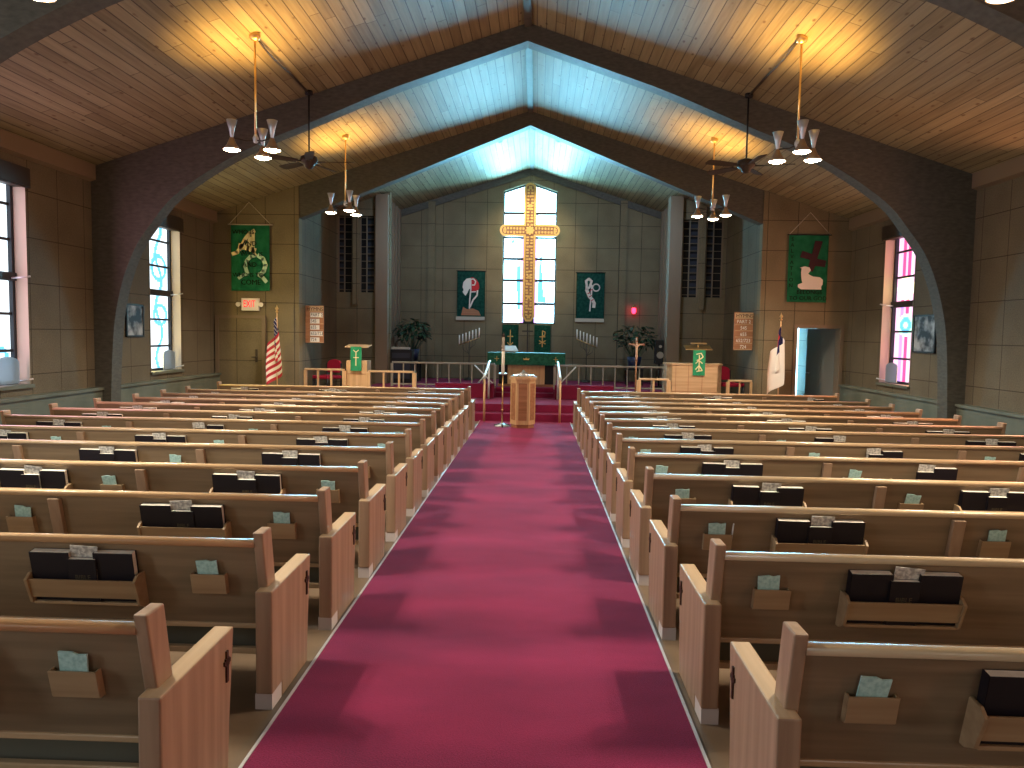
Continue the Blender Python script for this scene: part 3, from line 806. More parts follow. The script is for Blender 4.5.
# ------------------------------------------------------------------ great cross
t = thing('hanging_cross', 'tall ornate gold cross hanging in front of the bright chancel window', 'cross', (-.03, 18.85, 2.0))
def cross_outline(hw, armz, armx, top, bot, ext=.04):
    # rounded-end cross outline (x, z)
    P = []
    def arc(cx, cz_, a0, a1, r):
        for k in range(7):
            a = math.radians(a0 + (a1 - a0) * k / 6); P.append((cx + r * math.cos(a), cz_ + r * math.sin(a)))
    arc(0, top - hw, 0, 180, hw); P.append((-hw, armz + hw)); arc(-armx + hw, armz, 90, 270, hw)
    P.append((-hw, armz - hw)); P.append((-hw, bot + hw * .8)); P.append((-hw * .45, bot)); P.append((hw * .45, bot)); P.append((hw, bot + hw * .8)); P.append((hw, armz - hw)); arc(armx - hw, armz, -90, 90, hw); P.append((hw, armz + hw))
    return P
bm = B(); prism(bm, cross_outline(.155, 2.29, .765, 3.48, 0), 'y', .03, .09); obj('backing_board', bm, 'redwood', t)
bm = B()
oo = cross_outline(.148, 2.29, .758, 3.473, .007); ii = cross_outline(.100, 2.29, .710, 3.425, .055)
n = len(oo)
vo = [[bm.verts.new((p[0], y, p[1])) for p in q] for q in (oo, ii) for y in (0, .03)]
for i in range(n):
    j = (i + 1) % n
    bm.faces.new((vo[0][i], vo[0][j], vo[2][j], vo[2][i])); bm.faces.new((vo[0][i], vo[0][j], vo[1][j], vo[1][i])); bm.faces.new((vo[2][i], vo[2][j], vo[3][j], vo[3][i])); bm.faces.new((vo[1][i], vo[1][j], vo[3][j], vo[3][i]))
obj('gilt_border', bm, 'gold', t)
bm = B(); rr = random.Random(3)
def tile(x, z, w, h):
    bm = B(); box(bm, x - w / 2, x + w / 2, .006, .032, z - h / 2, z + h / 2); obj('gilt_tile', bm, 'gold', t)
z = .17
while z < 3.35:
    if abs(z - 2.29) > .13:
        h = .055
        for x in (-.052, .052): tile(x + rr.uniform(-.006, .006), z + rr.uniform(-.008, .008), rr.uniform(.05, .07), h * rr.uniform(.7, .95))
        if int(z * 13) % 4 == 0: tile(0, z, .03, .05)
    z += .078
x = .16
while x < .70:
    for s in (-1, 1):
        for dz in (-.048, .048): tile(s * x, 2.29 + dz + rr.uniform(-.006, .006), .055 * rr.uniform(.75, .95), rr.uniform(.05, .068))
    x += .078
bm.free()
for cx, czz in ((0, 3.35), (0, 1.12), (0, .12), (0, .62), (-.63, 2.29), (.64, 2.29), (0, 2.9)):
    bm = B()
    for k in range(4):
        a = PI / 4 + k * PI / 2; tube(bm, [(cx + .03 * math.cos(a), -.004, czz + .03 * math.sin(a)), (cx + .03 * math.cos(a), .01, czz + .03 * math.sin(a))], .022, 8)
    obj('rosette', bm, 'gold', t)
bm = B(); tube(bm, [(0, .0, 2.29), (0, .02, 2.29)], .085, 20)
for k in range(8):
    a = k * PI / 4; tube(bm, [(.09 * math.cos(a), -.01, 2.29 + .09 * math.sin(a)), (.09 * math.cos(a), .02, 2.29 + .09 * math.sin(a))], .028, 8)
obj('centre_boss', bm, 'gold', t)
bm = B(); tube(bm, [(0, .06, 3.46), (0, .06, cz(.03) - 2.0)], .006, 6); obj('hanger', bm, 'dark', t)

# ------------------------------------------------------------------ banners
def cloth_panel(w, h, amp=.012, waves=3, seed=0, nx=28, nz=36):
    bm = B(); r = random.Random(seed); ph = r.uniform(0, 6)
    V = []
    for j in range(nz + 1):
        row = []
        for i in range(nx + 1):
            u, v = i / nx, j / nz
            y = amp * math.sin(u * waves * 2 * PI + ph + v * 1.5) * (.3 + .7 * (1 - v))
            row.append(bm.verts.new((-w / 2 + w * u, y, h * v)))
        V.append(row)
    for j in range(nz):
        for i in range(nx):
            f = bm.faces.new((V[j][i], V[j][i + 1], V[j + 1][i + 1], V[j + 1][i])); f.smooth = True
    ext = bmesh.ops.solidify(bm, geom=bm.faces[:], thickness=.004)
    return bm
def strip(bm, pts, w, y0=-.03, y1=-.024):
    for (a, b) in zip(pts, pts[1:]):
        d = Vector((b[0] - a[0], b[1] - a[1])).normalized(); nrm = Vector((-d.y, d.x)) * (w / 2); e = d * w * .2
        prism(bm, [(a[0] - e.x + nrm.x, a[1] - e.y + nrm.y), (a[0] - e.x - nrm.x, a[1] - e.y - nrm.y), (b[0] + e.x - nrm.x, b[1] + e.y - nrm.y), (b[0] + e.x + nrm.x, b[1] + e.y + nrm.y)], 'y', y0, y1)
# left banner
W, H = .76, 1.27
t = thing('wall_banner', 'bright green felt banner with pale fish emblem and black words, above the exit sign', 'banner', (-5.365, YF - .045, 2.43), group='banners in the church')
obj('cloth', cloth_panel(W, H, .012, 2.5, 1), 'green', t)
bm = B(); tube(bm, [(-W / 2 - .05, 0, H), (W / 2 + .06, 0, H)], .011, 8); obj('dowel', bm, 'string', t)
bm = B(); tube(bm, [(-W / 2 - .03, 0, H), (-.03, .03, H + .43), (W / 2 + .03, 0, H)], .006, 6); obj('cord', bm, 'string', t)
bm = B()
strip(bm, [(-.34, .70), (-.25, .73), (-.17, .83), (-.10, .97), (.0, 1.10), (.09, 1.15)], .07)
strip(bm, [(.07, 1.12), (.07, .95), (.06, .78), (.11, .68)], .06)
strip(bm, [(-.2, .86), (-.03, .82), (.10, .77)], .10)
strip(bm, [(-.03, .86), (.02, 1.02)], .08)
obj('alpha_emblem', bm, 'cream', t)
bm = B()
strip(bm, [(-.22, .24), (-.12, .31), (-.05, .32)], .06)
strip(bm, [(-.05, .34), (-.09, .46), (-.06, .58), (.02, .66), (.1, .68)], .07)
strip(bm, [(.16, .68), (.26, .62), (.31, .50), (.27, .38), (.2, .31)], .08)
strip(bm, [(.16, .32), (.24, .27), (.32, .18)], .07)
obj('omega_emblem', bm, 'ltgreen', t)
bm = B()
for s_, x_, z_, sz in (('WHO IS', -.12, 1.12, .12), ('AND', 0, .90, .13), ('WAS', -.06, .72, .13), ('IS', .22, .70, .11), ('AND', 0, .50, .13), ('WHO IS TO', -.03, .30, .115), ('COME', .02, .16, .14)):
    obj('lettering', shift(text_bm(s_, sz, .004), (x_, -.037, z_)), 'ink', t)
bm.free()
# right banner
W, H = .74, 1.26
t = thing('wall_banner', 'green felt banner with white lamb under a dark cross, above the doorway', 'banner', (5.28, YF - .045, 2.375), group='banners in the church')
obj('cloth', cloth_panel(W, H, .006, 1.5, 2), 'green', t)
bm = B(); tube(bm, [(-W / 2 - .03, 0, H), (W / 2 + .05, 0, H)], .009, 8); obj('dowel', bm, 'dark', t)
bm = B(); tube(bm, [(-W / 2, 0, H), (.02, .03, H + .42), (W / 2 + .03, 0, H)], .006, 6); obj('cord', bm, 'string', t)
bm = B()
prism(bm, [(-.01, .60), (.08, .57), (.13, .68), (.31, .66), (.33, .78), (.16, .82), (.25, 1.14), (.11, 1.15), (.06, .90), (-.12, .96), (-.16, .84), (.03, .79)], 'y', -.026, -.020)
obj('cross_patch', bm, 'purple', t)
bm = B()
prism(bm, [(-.18, .28), (-.12, .24), (.26, .24), (.25, .29), (.28, .34), (.28, .42), (.22, .47), (.1, .48), (.05, .50), (.0, .53), (.05, .60), (.02, .65), (-.06, .67), (-.16, .645), (-.12, .63), (-.13, .55), (-.12, .45), (-.10, .36), (-.18, .33)], 'y', -.032, -.026)
obj('lamb_patch', bm, 'white', t)
bm = B()
for s_, x_, z_, sz in (('BELONGS', .04, .185, .11), ('TO OUR GOD', .02, .07, .11)): obj('lettering', shift(text_bm(s_, sz, .003), (x_, -.022, z_)), 'ink', t)
for k, ch in enumerate('SALVATION'): obj('lettering', shift(text_bm(ch, .10, .003), (-.31, -.022, 1.17 - k * .108)), 'ink', t)
bm.free()
# teal banners on the chancel wall
for s, x0 in ((-1, -1.52), (1, 1.55)):
    W, H = .72, 1.22
    if s > 0: W = .72
    t = thing('wall_banner', 'dark teal banner %s, %s of the chancel window' % (('with white dove and red P shape', 'left') if s < 0 else ('with white twined scroll figure', 'right')), 'banner', (x0, YB - .05, 2.06), group='banners in the church')
    obj('cloth', cloth_panel(W, H, .006, 1.5, 5), 'teal', t)
    bm = B(); box(bm, -W / 2 - .02, W / 2 + .0, -.025, .02, -.04, .05); obj('lower_batten', bm, 'string', t)
    bm = B(); tube(bm, [(-W / 2 - .02, 0, H), (W / 2 + .02, 0, H)], .01, 8); obj('dowel', bm, 'dark', t)
    if s < 0:
        bm = B(); 
        prism(bm, [(-.02, 1.04), (-.12, 1.02), (-.2, .93), (-.22, .80), (-.19, .73), (-.22, .68), (-.14, .58), (-.09, .66), (-.05, .75), (.0, .78), (.0, .95)], 'y', -.022, -.016)
        strip(bm, [(-.01, 1.02), (-.005, .75), (-.03, .45), (-.035, .26)], .035, -.03, -.024)
        strip(bm, [(-.01, 1.0), (.06, 1.02), (.12, .95), (.09, .86), (.03, .86)], .03, -.03, -.024)
        strip(bm, [(0, .68), (.12, .69)], .03, -.03, -.024); strip(bm, [(.17, .72), (.16, .6), (.06, .48), (-.02, .30)], .04, -.03, -.024)
        obj('dove_patch', bm, 'white', t)
        bm = B(); prism(bm, [(-.05, .80), (-.05, 1.03), (.04, 1.06), (.14, 1.0), (.20, .9), (.21, .8), (.17, .70), (.0, .70)], 'y', -.016, -.01); obj('flame_patch', bm, 'red', t)
        bm = B(); prism(bm, [(-.25, .08), (.26, .08), (.2, .2), (.05, .26), (-.1, .24), (-.2, .3)], 'y', -.014, -.009); obj('ground_patch', bm, 'redwood', t)
    else:
        bm = B()
        strip(bm, [(-.12, 1.0), (-.05, 1.06), (.02, 1.0), (-.02, .86), (-.1, .78), (-.10, .9), (-.12, 1.0)], .06)
        strip(bm, [(-.10, .78), (-.06, .68), (-.02, .6), (.06, .52), (.1, .44), (.09, .34)], .08)
        strip(bm, [(.03, .90), (.02, .6), (.0, .4), (-.01, .24)], .035, -.036, -.03)
        pts = [(.14 + .09 * math.cos(a * PI / 6), .84 + .09 * math.sin(a * PI / 6)) for a in range(13)]; strip(bm, pts, .03)
        obj('scroll_patch', bm, 'white', t)
        bm = B()
        for a, b in ((.0, .62), (.05, .52), (-.04, .70), (.02, .78)): strip(bm, [(a - .03, b - .02), (a + .03, b + .02)], .02, -.04, -.034)
        obj('red_stitching', bm, 'red', t)

# ------------------------------------------------------------------ front furniture
# font on the aisle floor
t = thing('baptismal_font', 'hexagonal pale wood font with silver top at the head of the aisle', 'font', (-.03, 13.25, .012))
def poly(n, r, rot=0): return [(r * math.cos(2 * PI * k / n + rot), r * math.sin(2 * PI * k / n + rot)) for k in range(n)]
bm = B(); prism(bm, poly(6, .225, 0), 'z', .06, .86)
obj('body', bm, 'lightwood', t, bevel=.004)
bm = B(); prism(bm, poly(6, .205, 0), 'z', 0, .06); obj('plinth', bm, 'redwood', t)
for k in range(6):
    a = PI / 6 + k * PI / 3; bm = B(); box(bm, -.075, .075, -.004, .006, .14, .80)
    bmesh.ops.rotate(bm, verts=bm.verts[:], cent=(0, 0, 0), matrix=Matrix.Rotation(a + PI / 2, 3, 'Z')); shift(bm, (.196 * math.cos(a), .196 * math.sin(a), 0)); obj('panel', bm, 'redwood', t, bevel=.003)
bm = B(); prism(bm, poly(6, .25, 0), 'z', .86, .915); obj('top_slab', bm, 'lightwood', t, bevel=.006)
bm = B(); lathe(bm, [(0, .918), (.16, .918), (.2, .925), (.2, .94), (.17, .935), (.1, .925), (0, .923)], n=28); obj('basin', bm, 'silver', t)
bm = B(); lathe(bm, [(0, .925), (.1, .925), (.09, .97), (.03, 1.0), (.012, 1.03), (0, 1.035)], n=20); obj('lid', bm, 'silver', t)

# paschal candle stand
t = thing('candle_stand', 'tall slender floor stand with white paschal candle left of the wooden font', 'candle stand', (-.40, 13.3, .012))
bm = B(); lathe(bm, [(0, 0), (.13, 0), (.135, .015), (.06, .035), (.03, .06), (0, .06)], n=24); obj('base', bm, 'chrome', t)
for k in range(3):
    a = 2 * PI * k / 3 + .6; bm = B(); tube(bm, [(.05 * math.cos(a), .05 * math.sin(a), .04), (.16 * math.cos(a), .16 * math.sin(a), .012)], .014, 8); obj('leg', bm, 'bronze', t)
bm = B(); tube(bm, [(0, 0, .05), (0, 0, .95)], .012, 10)
for z in (.3, .42): lathe(bm, [(0, z - .03), (.025, z), (0, z + .03)], n=12)
obj('pole', bm, 'brass', t)
bm = B(); lathe(bm, [(0, .93), (.06, .935), (.085, .955), (.085, .965), (0, .96)], n=20); obj('drip_plate', bm, 'chrome', t)
bm = B(); tube(bm, [(0, 0, .96), (0, 0, 1.36)], .028, 14); obj('lower_candle', bm, 'wax', t)
bm = B(); tube(bm, [(0, 0, 1.36), (0, 0, 1.62)], .024, 14); lathe(bm, [(.03, 1.36), (.034, 1.38), (.03, 1.4)], n=12); obj('upper_candle', bm, 'string', t)
bm = B(); lathe(bm, [(0, 1.70), (.02, 1.66), (.032, 1.62), (0, 1.61)], n=12); obj('follower', bm, 'bronze', t)

# altar
AX, AY, AZ = -.03, 16.95, .46
t = thing('altar', 'wooden altar table on the dais below the cross', 'altar', (AX, AY, AZ))
bm = B(); box(bm, -.84, .84, -.33, .33, .72, .775); obj('table_top', bm, 'redwood', t, bevel=.006)
bm = B(); box(bm, -.42, .42, -.22, .22, .04, .72); obj('centre_panel', bm, 'lightwood', t)
for s in (-1, 1):
    bm = B(); box(bm, s * .42, s * .62, -.2, .22, .04, .72); obj('side_pier', bm, 'dark', t)
bm = B(); box(bm, -.64, .64, -.24, .24, .04, .09); obj('plinth', bm, 'redwood', t)
bm = B(); box(bm, -.86, .86, -.355, .355, .776, .79)
tag(shift_o := obj('altar_cloth', bm, 'white'), 'thin white linen cloth on the altar top', 'cloth'); shift_o.location = (AX, AY, AZ)
t = thing('altar_frontal', 'green frontal band with gold emblems hanging from the altar front', 'cloth', (AX, AY, AZ))
bm = B(); box(bm, -.865, .865, -.372, -.36, .53, .796); box(bm, -.865, .865, -.372, .30, .792, .80)
for s in (-1, 1): box(bm, s * .863, s * .873, -.372, .30, .53, .80)
obj('band', bm, 'dgreen', t)
bm = B()
for x in (-.66, .66):
    box(bm, x - .05, x + .05, -.38, -.374, .66, .672); box(bm, x - .006, x + .006, -.38, -.374, .61, .72)
prism(bm, [(-.06, .645), (.06, .645), (.07, .69), (.03, .672), (0, .70), (-.03, .672), (-.07, .69)], 'y', -.38, -.374)
obj('gold_emblem', bm, 'gold', t)
bm = B()
t = thing('missal', 'open white book propped on a stand, left on the altar', 'book', (-.38, 16.9, 1.262), rz=.35)
for s in (-1, 1):
    prism(bm, [(s * .0, .0), (s * .17, .0), (s * .17, .24), (s * .0, .24)], 'z', .0, .018)
bmesh.ops.rotate(bm, verts=bm.verts[:], cent=(0, 0, 0), matrix=Matrix.Rotation(.5, 3, 'X')); shift(bm, (0, 0, .02)); obj('pages', bm, 'white', t)
bm = B(); prism(bm, [(-.02, 0), (.22, 0), (.20, .1), (-.02, .012)], 'x', -.1, .1); obj('book_stand', bm, 'bronze', t)

# green paraments hung under the window and standing cross between them
for x, k in ((-.49, 0), (.34, 1)):
    t = thing('parament', 'narrow dark green hanging with gold symbol, %s under the chancel window' % ('left' if k == 0 else 'right'), 'hanging', (x, YB - .03, 1.2), group='green hangings under the window')
    obj('cloth', cloth_panel(.42, .72, .005, 1.5, k), 'dgreen', t)
    bm = B(); strip(bm, [(0, .16), (0, .58)], .022, -.022, -.016); strip(bm, [(-.07, .42), (.07, .42)], .022, -.022, -.016)
    if k: strip(bm, [(.0, .58), (.07, .54), (.06, .46), (0, .44)], .02, -.022, -.016); strip(bm, [(-.08, .32), (.08, .24)], .02, -.022, -.016); strip(bm, [(-.08, .24), (.08, .32)], .02, -.022, -.016)
    else: strip(bm, [(-.07, .26), (0, .18), (.07, .26)], .022, -.022, -.016)
    obj('gold_symbol', bm, 'gold', t)
t = thing('standing_cross', 'slim dark metal cross on a post behind the altar', 'cross', (-.04, 19.0, .5))
bm = B(); lathe(bm, [(0, 0), (.13, 0), (.12, .03), (.02, .06), (0, .06)]); obj('base', bm, 'bronze', t)
bm = B(); box(bm, -.018, .018, -.018, .018, .05, 1.5); box(bm, -.14, .14, -.016, .016, 1.24, 1.275); obj('shaft', bm, 'bronze', t)

# candelabra
for s, x in ((-1, -1.50), (1, 1.45)):
    t = thing('candelabrum', 'seven-candle stand with slanting arm, %s of the altar by the back wall' % ('left' if s < 0 else 'right'), 'candelabrum', (x, 18.6, .5), group='seven-candle stands')
    bm = B(); lathe(bm, [(0, 0), (.14, 0), (.13, .03), (.03, .07), (0, .07)]); obj('base', bm, 'bronze', t)
    bm = B(); tube(bm, [(0, 0, .05), (0, 0, .98)], .011, 8); obj('stem', bm, 'bronze', t)
    bm = B(); tube(bm, [(-.26, 0, .98 - .10 * -s * -1 * 1 if False else .98 + s * .10), (.26, 0, .98 - s * .10)], .014, 8); obj('cross_arm', bm, 'brass', t)
    bm = B()
    for k in range(5):
        q = (k - 2) * .09; z1 = .98 - s * q * .38; tube(bm, [(q, 0, z1), (q * .8, 0, z1 - .16), (0, 0, z1 - .3 + abs(q) * .3)], .006, 6)
    obj('branches', bm, 'bronze', t)
    for k in range(7):
        q = (k - 3) * .083; z1 = .985 - s * q * .38
        bm = B(); tube(bm, [(q, 0, z1), (q, 0, z1 + .24)], .014, 10); obj('candle', bm, 'wax', t)

# communion rails (open railing on the dais edge)
def railing(name, x0, x1, y, z0, z1, n, m1, m2, label, group, th=.03, post_ends=True):
    t = thing(name, label, 'railing', (x0, y, z0), group=group); L = x1 - x0; h = z1 - z0
    bm = B(); box(bm, min(0, L), max(0, L), -.035, .035, h - .04, h); obj('hand_rail', bm, m1, t, bevel=.008)
    bm = B(); box(bm, min(0, L), max(0, L), -.02, .02, .04, .07); obj('foot_rail', bm, m1, t)
    for k in range(n + 1):
        x = L * k / n; w = th * (1.3 if k in (0, n) and post_ends else .62)
        bm = B(); box(bm, x - w / 2, x + w / 2, -w / 2, w / 2, 0, h - .04); obj('baluster', bm, m2, t)
    return t
railing('communion_rail', -2.95, -.70, 16.05, .5, 1.045, 9, 'greypaint', 'greypaint', 'pale communion rail on the dais edge, left of the altar', 'communion rails', .04)
railing('communion_rail', .6, 2.95, 16.05, .5, 1.035, 9, 'greypaint', 'greypaint', 'pale communion rail on the dais edge, right of the altar', 'communion rails', .04)
railing('choir_rail', -4.42, -3.62, 14.62, .31, .935, 3, 'lightwoodx', 'lightwood', 'low maple choir rail between the left alcove wall and the small lectern', 'maple choir rails', .06)
railing('choir_rail', -3.14, -2.22, 14.62, .31, .915, 3, 'lightwoodx', 'lightwood', 'low maple choir rail right of the small green-draped lectern', 'maple choir rails', .06)
railing('choir_rail', 2.22, 2.80, 14.62, .31, .86, 2, 'lightwoodx', 'lightwood', 'short maple choir rail left of the large pulpit', 'maple choir rails', .06)
railing('choir_rail', 3.96, 4.42, 14.62, .31, .86, 2, 'lightwoodx', 'lightwood', 'short maple choir rail right of the large pulpit', 'maple choir rails', .045)

# step handrails and braces
for s, xf, xb in ((-1, -.78, -.80), (1, .66, .66)):
    t = thing('step_handrail', 'pale metal handrail beside the chancel steps, %s side' % ('left' if s < 0 else 'right'), 'handrail', (0, 0, 0), group='handrails at the chancel steps')
    bm = B(); tube(bm, [(xf, 14.03, 0.0), (xf, 14.03, .85)], .021, 10); obj('front_post', bm, 'lightwood', t)
    bm = B(); tube(bm, [(xb, 15.6, .31), (xb, 15.6, 1.08)], .021, 10); obj('rear_post', bm, 'white_metal', t)
    bm = B(); tube(bm, [(xf, 13.98, .84), (xf, 14.05, .87), (xb, 15.6, 1.09), (xb, 15.98, 1.09)], .024, 10); obj('hand_rail', bm, 'white_metal', t)
    bm = B()
    if s < 0: segs = [((-1.13, 15.9, 1.0), (-.68, 15.9, .56)), ((-1.1, 15.97, .56), (-.85, 15.97, .84))]
    else: segs = [((1.05, 15.9, 1.0), (.70, 15.9, .62))]
    for a, b in segs: tube(bm, [a, b], .014, 8)
    obj('diagonal_brace', bm, 'white_metal', t)

# left lectern
def parament(t, w, h, y, ztop, cross):
    bm = B(); box(bm, -w / 2, w / 2, y - .006, y, ztop - h, ztop); obj('parament', bm, 'green', t)
    bm = B()
    strip(bm, [(0, ztop - h * .78), (0, ztop - h * .2)], .018, y - .014, y - .008)
    if cross: strip(bm, [(-.05, ztop - h * .45), (.05, ztop - h * .45)], .018, y - .014, y - .008); strip(bm, [(-.05, ztop - h * .14), (0, ztop - h * .24), (.05, ztop - h * .14)], .014, y - .014, y - .008)
    else:
        strip(bm, [(-.06, ztop - h * .2), (.05, ztop - h * .16), (.06, ztop - h * .36), (-.04, ztop - h * .5), (.06, ztop - h * .52)], .02, y - .014, y - .008)
        strip(bm, [(-.06, ztop - h * .85), (0, ztop - h * .6), (.06, ztop - h * .85), (-.05, ztop - h * .72)], .018, y - .014, y - .008)
    obj('gold_symbol', bm, 'cream', t)
t = thing('lectern', 'small pale wood lectern with slanted desk and green cross hanging, left side', 'lectern', (-3.38, 14.78, .30))
bm = B(); box(bm, -.21, .21, -.15, .2, 0, .80); obj('body', bm, 'lightwood', t, bevel=.005)
for z in (.27, .53):
    bm = B(); box(bm, -.212, .212, -.154, -.149, z, z + .01); obj('groove', bm, 'redwood', t)
bm = B(); box(bm, -.03, .03, -.02, .04, .8, 1.07); obj('neck', bm, 'lightwood', t)
bm = B(); prism(bm, [(-.2, 1.06), (.15, 1.10), (.15, 1.12), (-.2, 1.08)], 'x', -.23, .24); obj('desk', bm, 'lightwoodx', t, bevel=.003)
parament(t, .22, .48, -.205, 1.08, True)
# pulpit
t = thing('pulpit', 'large reddish oak pulpit with brass book rest and green hanging, right side', 'pulpit', (3.36, 14.95, .325))
bm = B()
prism(bm, [(-.55, -.05), (-.47, -.22), (.42, -.22), (.54, -.05), (.54, .3), (-.55, .3)], 'z', 0, .80); obj('body', bm, 'lightwoodx', t, bevel=.006)
for x in (-.40, -.15, .12):
    bm = B(); box(bm, x - .004, x + .004, -.225, -.219, .02, .8); obj('groove', bm, 'redwood', t)
bm = B(); box(bm, -.47, .42, -.225, -.219, .27, .28); obj('cross_groove', bm, 'redwood', t)
bm = B(); prism(bm, [(-.57, -.06), (-.48, -.24), (.44, -.24), (.56, -.06), (.56, .32), (-.57, .32)], 'z', .80, .83); obj('top_ledge', bm, 'lightwoodx', t)
bm = B(); tube(bm, [(.05, -.1, .82), (.05, -.1, 1.22)], .014, 8); obj('post', bm, 'brass', t)
bm = B(); prism(bm, [(-.2, 1.10), (.08, 1.17), (.08, 1.19), (-.2, 1.12)], 'x', -.21, .31); obj('desk', bm, 'brass', t)
bm = B(); box(bm, -.1, .21, -.12, -.08, 1.22, 1.245); obj('lamp_bar', bm, 'brass', t)
bm = B(); merge(bm, one(box, -.075, .165, -.246, -.24, .60, 1.10)); obj('parament', bm, 'green', t)
bm = B()
for p in ([(-.01, 1.02), (.08, 1.04), (.12, .97), (.06, .92), (.0, .90)], [(-.02, .84), (.04, .90), (.11, .84)], [(-.02, .72), (.045, .80), (.11, .70), (.0, .68)], [(.045, 1.0), (.045, .70)]): strip(bm, p, .02, -.254, -.248)
obj('gold_symbol', bm, 'cream', t)

# hymn boards
def hymn_board(x, lab, rows, mlab):
    s = -1 if x < 0 else 1
    t = thing('hymn_board', lab, 'hymn board', (x, 14.66, 1.44), group='hymn boards')
    bm = B(); box(bm, -.185, .185, 0, .025, 0, .74); obj('board', bm, 'redwood', t, bevel=.004)
    bm = B(); box(bm, s * .15, s * .194, .025, .2, .60, .63); obj('bracket', bm, 'bronze', t)
    bm = B(); merge(bm, text_bm('HYMNS', .10, .002), (.01, -.012, .67)); obj('heading', bm, 'emblem', t)
    bm = B(); box(bm, -.10 if s < 0 else -.17, .175, -.008, 0, .615, .73); obj('header_panel', bm, 'lightwoodx', t)
    for k, r in enumerate(rows):
        z = .555 - k * .123
        bm = B(); box(bm, -.10 if s < 0 else -.16, .175, -.014, 0, z - .055, z - .047); obj('card_rail', bm, 'lightwoodx', t)
        if s < 0:
            w = .05 * len(r) ** .9
            bm = B(); box(bm, -.085, -.085 + min(.25, w + .05), -.008, -.004, z - .045, z + .045); obj('number_card', bm, 'boardcard', t)
            bm = text_bm(r, .09, .001, 'LEFT', (.85, 1)); shift(bm, (-.075, -.011, z)); obj('number', bm, 'ink', t)
        else:
            bm = text_bm(r, .095, .001, 'CENTER', (.9, 1)); shift(bm, (.0, -.006, z)); obj('number', bm, 'boardcard', t)
hymn_board(-4.235, 'wooden hymn board with white number cards, left of the choir alcove', ['PART 2', '545', '655', '652/723', '724'], 0)
hymn_board(4.235, 'reddish hymn board with white numerals, right of the choir alcove', ['PART 2', '545', '655', '652/723', '724'], 0)

# exit door, frame, sign
t = bpy.data.objects.new('door_1', None); C.objects.link(t); t.location = (0, 0, 0); t['kind'] = 'structure'
bm = B(); box(bm, -6.0, -5.15, YF - .03, YF - .002, 0, 1.9); obj('door_leaf', bm, 'wallx', t)
bm = B(); box(bm, -6.07, -6.0, YF - .05, YF, 0, 1.9); box(bm, -5.15, -5.08, YF - .05, YF, 0, 1.9); box(bm, -6.07, -5.08, YF - .05, YF, 1.9, 1.96); obj('door_frame', bm, 'trimw', t)
bm = B(); box(bm, -5.28, -5.24, YF - .045, YF - .03, 1.05, 1.3); tube(bm, [(-5.26, YF - .04, 1.15), (-5.26, YF - .09, 1.15), (-5.34, YF - .09, 1.15)], .009, 8); obj('door_handle', bm, 'bronze', t)
t = thing('exit_sign', 'white exit sign with red letters and two emergency lamp heads above the left door', 'sign', (-5.37, YF, 2.05))
bm = B(); box(bm, -.17, .17, -.07, 0, 0, .24); obj('housing', bm, 'exitw', t, bevel=.006)
bm = text_bm('EXIT', .19, .002, 'CENTER', (.62, 1)); shift(bm, (-.01, -.073, .125)); obj('lettering', bm, 'exitr', t)
for s in (-1, 1):
    bm = B(); tube(bm, [(s * .17, -.04, .13), (s * .2, -.05, .13)], .012, 8); tube(bm, [(s * .215, -.02, .13), (s * .225, -.10, .115)], [.03, .045], 12); obj('lamp_head', bm, 'exitw', t)

# open doorway on the right with lit vestry beyond
t = bpy.data.objects.new('door_2', None); C.objects.link(t); t['kind'] = 'structure'
bm = B(); x0, x1 = 5.14, 5.97
box(bm, x0 - .05, x0 + .015, YF - .02, YF + .22, 0, 1.885); box(bm, x1 - .015, x1 + .05, YF - .02, YF + .22, 0, 1.885); box(bm, x0 - .05, x1 + .05, YF - .02, YF + .22, 1.885, 1.95); obj('door_frame', bm, 'trimw', t)
bm = B(); box(bm, -.79, 0, -.02, .02, .01, 1.88); box(bm, -.42, -.41, -.024, .024, .01, 1.88)
lf = obj('door_leaf', bm, 'doorgrey', t, bevel=.003); lf.location = (5.975, YF + .225, 0); lf.rotation_euler = (0, 0, -math.radians(70))
bm = B(); tube(bm, [(-.72, -.02, 1.0), (-.72, -.06, 1.0), (-.64, -.06, 1.0)], .01, 8); obj('door_handle', bm, 'chrome', lf)
bm = B(); box(bm, 4.63, 7.6, 14.5, 17.2, -.1, 0); struct('floor_vestry', bm, 'floor')
bm = B(); box(bm, 4.63, 7.6, 14.5, 17.2, 2.6, 2.7); struct('ceiling_vestry', bm, 'reveal')
bm = B(); box(bm, 4.63, 5.5, 17.0, 17.2, 0, 2.6); box(bm, 6.9, 7.6, 17.0, 17.2, 0, 2.6); box(bm, 5.5, 6.9, 17.0, 17.2, 0, .4); box(bm, 5.5, 6.9, 17.0, 17.2, 2.2, 2.6); struct('wall_vestry', bm, 'reveal')
t = bpy.data.objects.new('window_10', None); C.objects.link(t); t['kind'] = 'structure'
bm = B(); box(bm, 5.5, 6.9, 17.12, 17.13, .4, 2.2); obj('pane', bm, 'day', t)
bm = B(); box(bm, 6.17, 6.23, 17.06, 17.12, .4, 2.2); box(bm, 5.5, 6.9, 17.06, 17.12, 1.28, 1.32); obj('window_frame', bm, 'white', t)
bm = B(); pts = []
nx = 90; V = []
for i in range(nx + 1):
    x = 5.45 + .9 * i / nx; y = 16.9 + .03 * math.sin(i * .9); V.append((bm.verts.new((x, y, .05)), bm.verts.new((x, y, 2.3))))
for a, b in zip(V, V[1:]): bm.faces.new((a[0], b[0], b[1], a[1])).smooth = True
o = obj('curtain', bm, 'curtain'); tag(o, 'pale blue pleated curtain lit by daylight, seen through the right doorway', 'curtain')
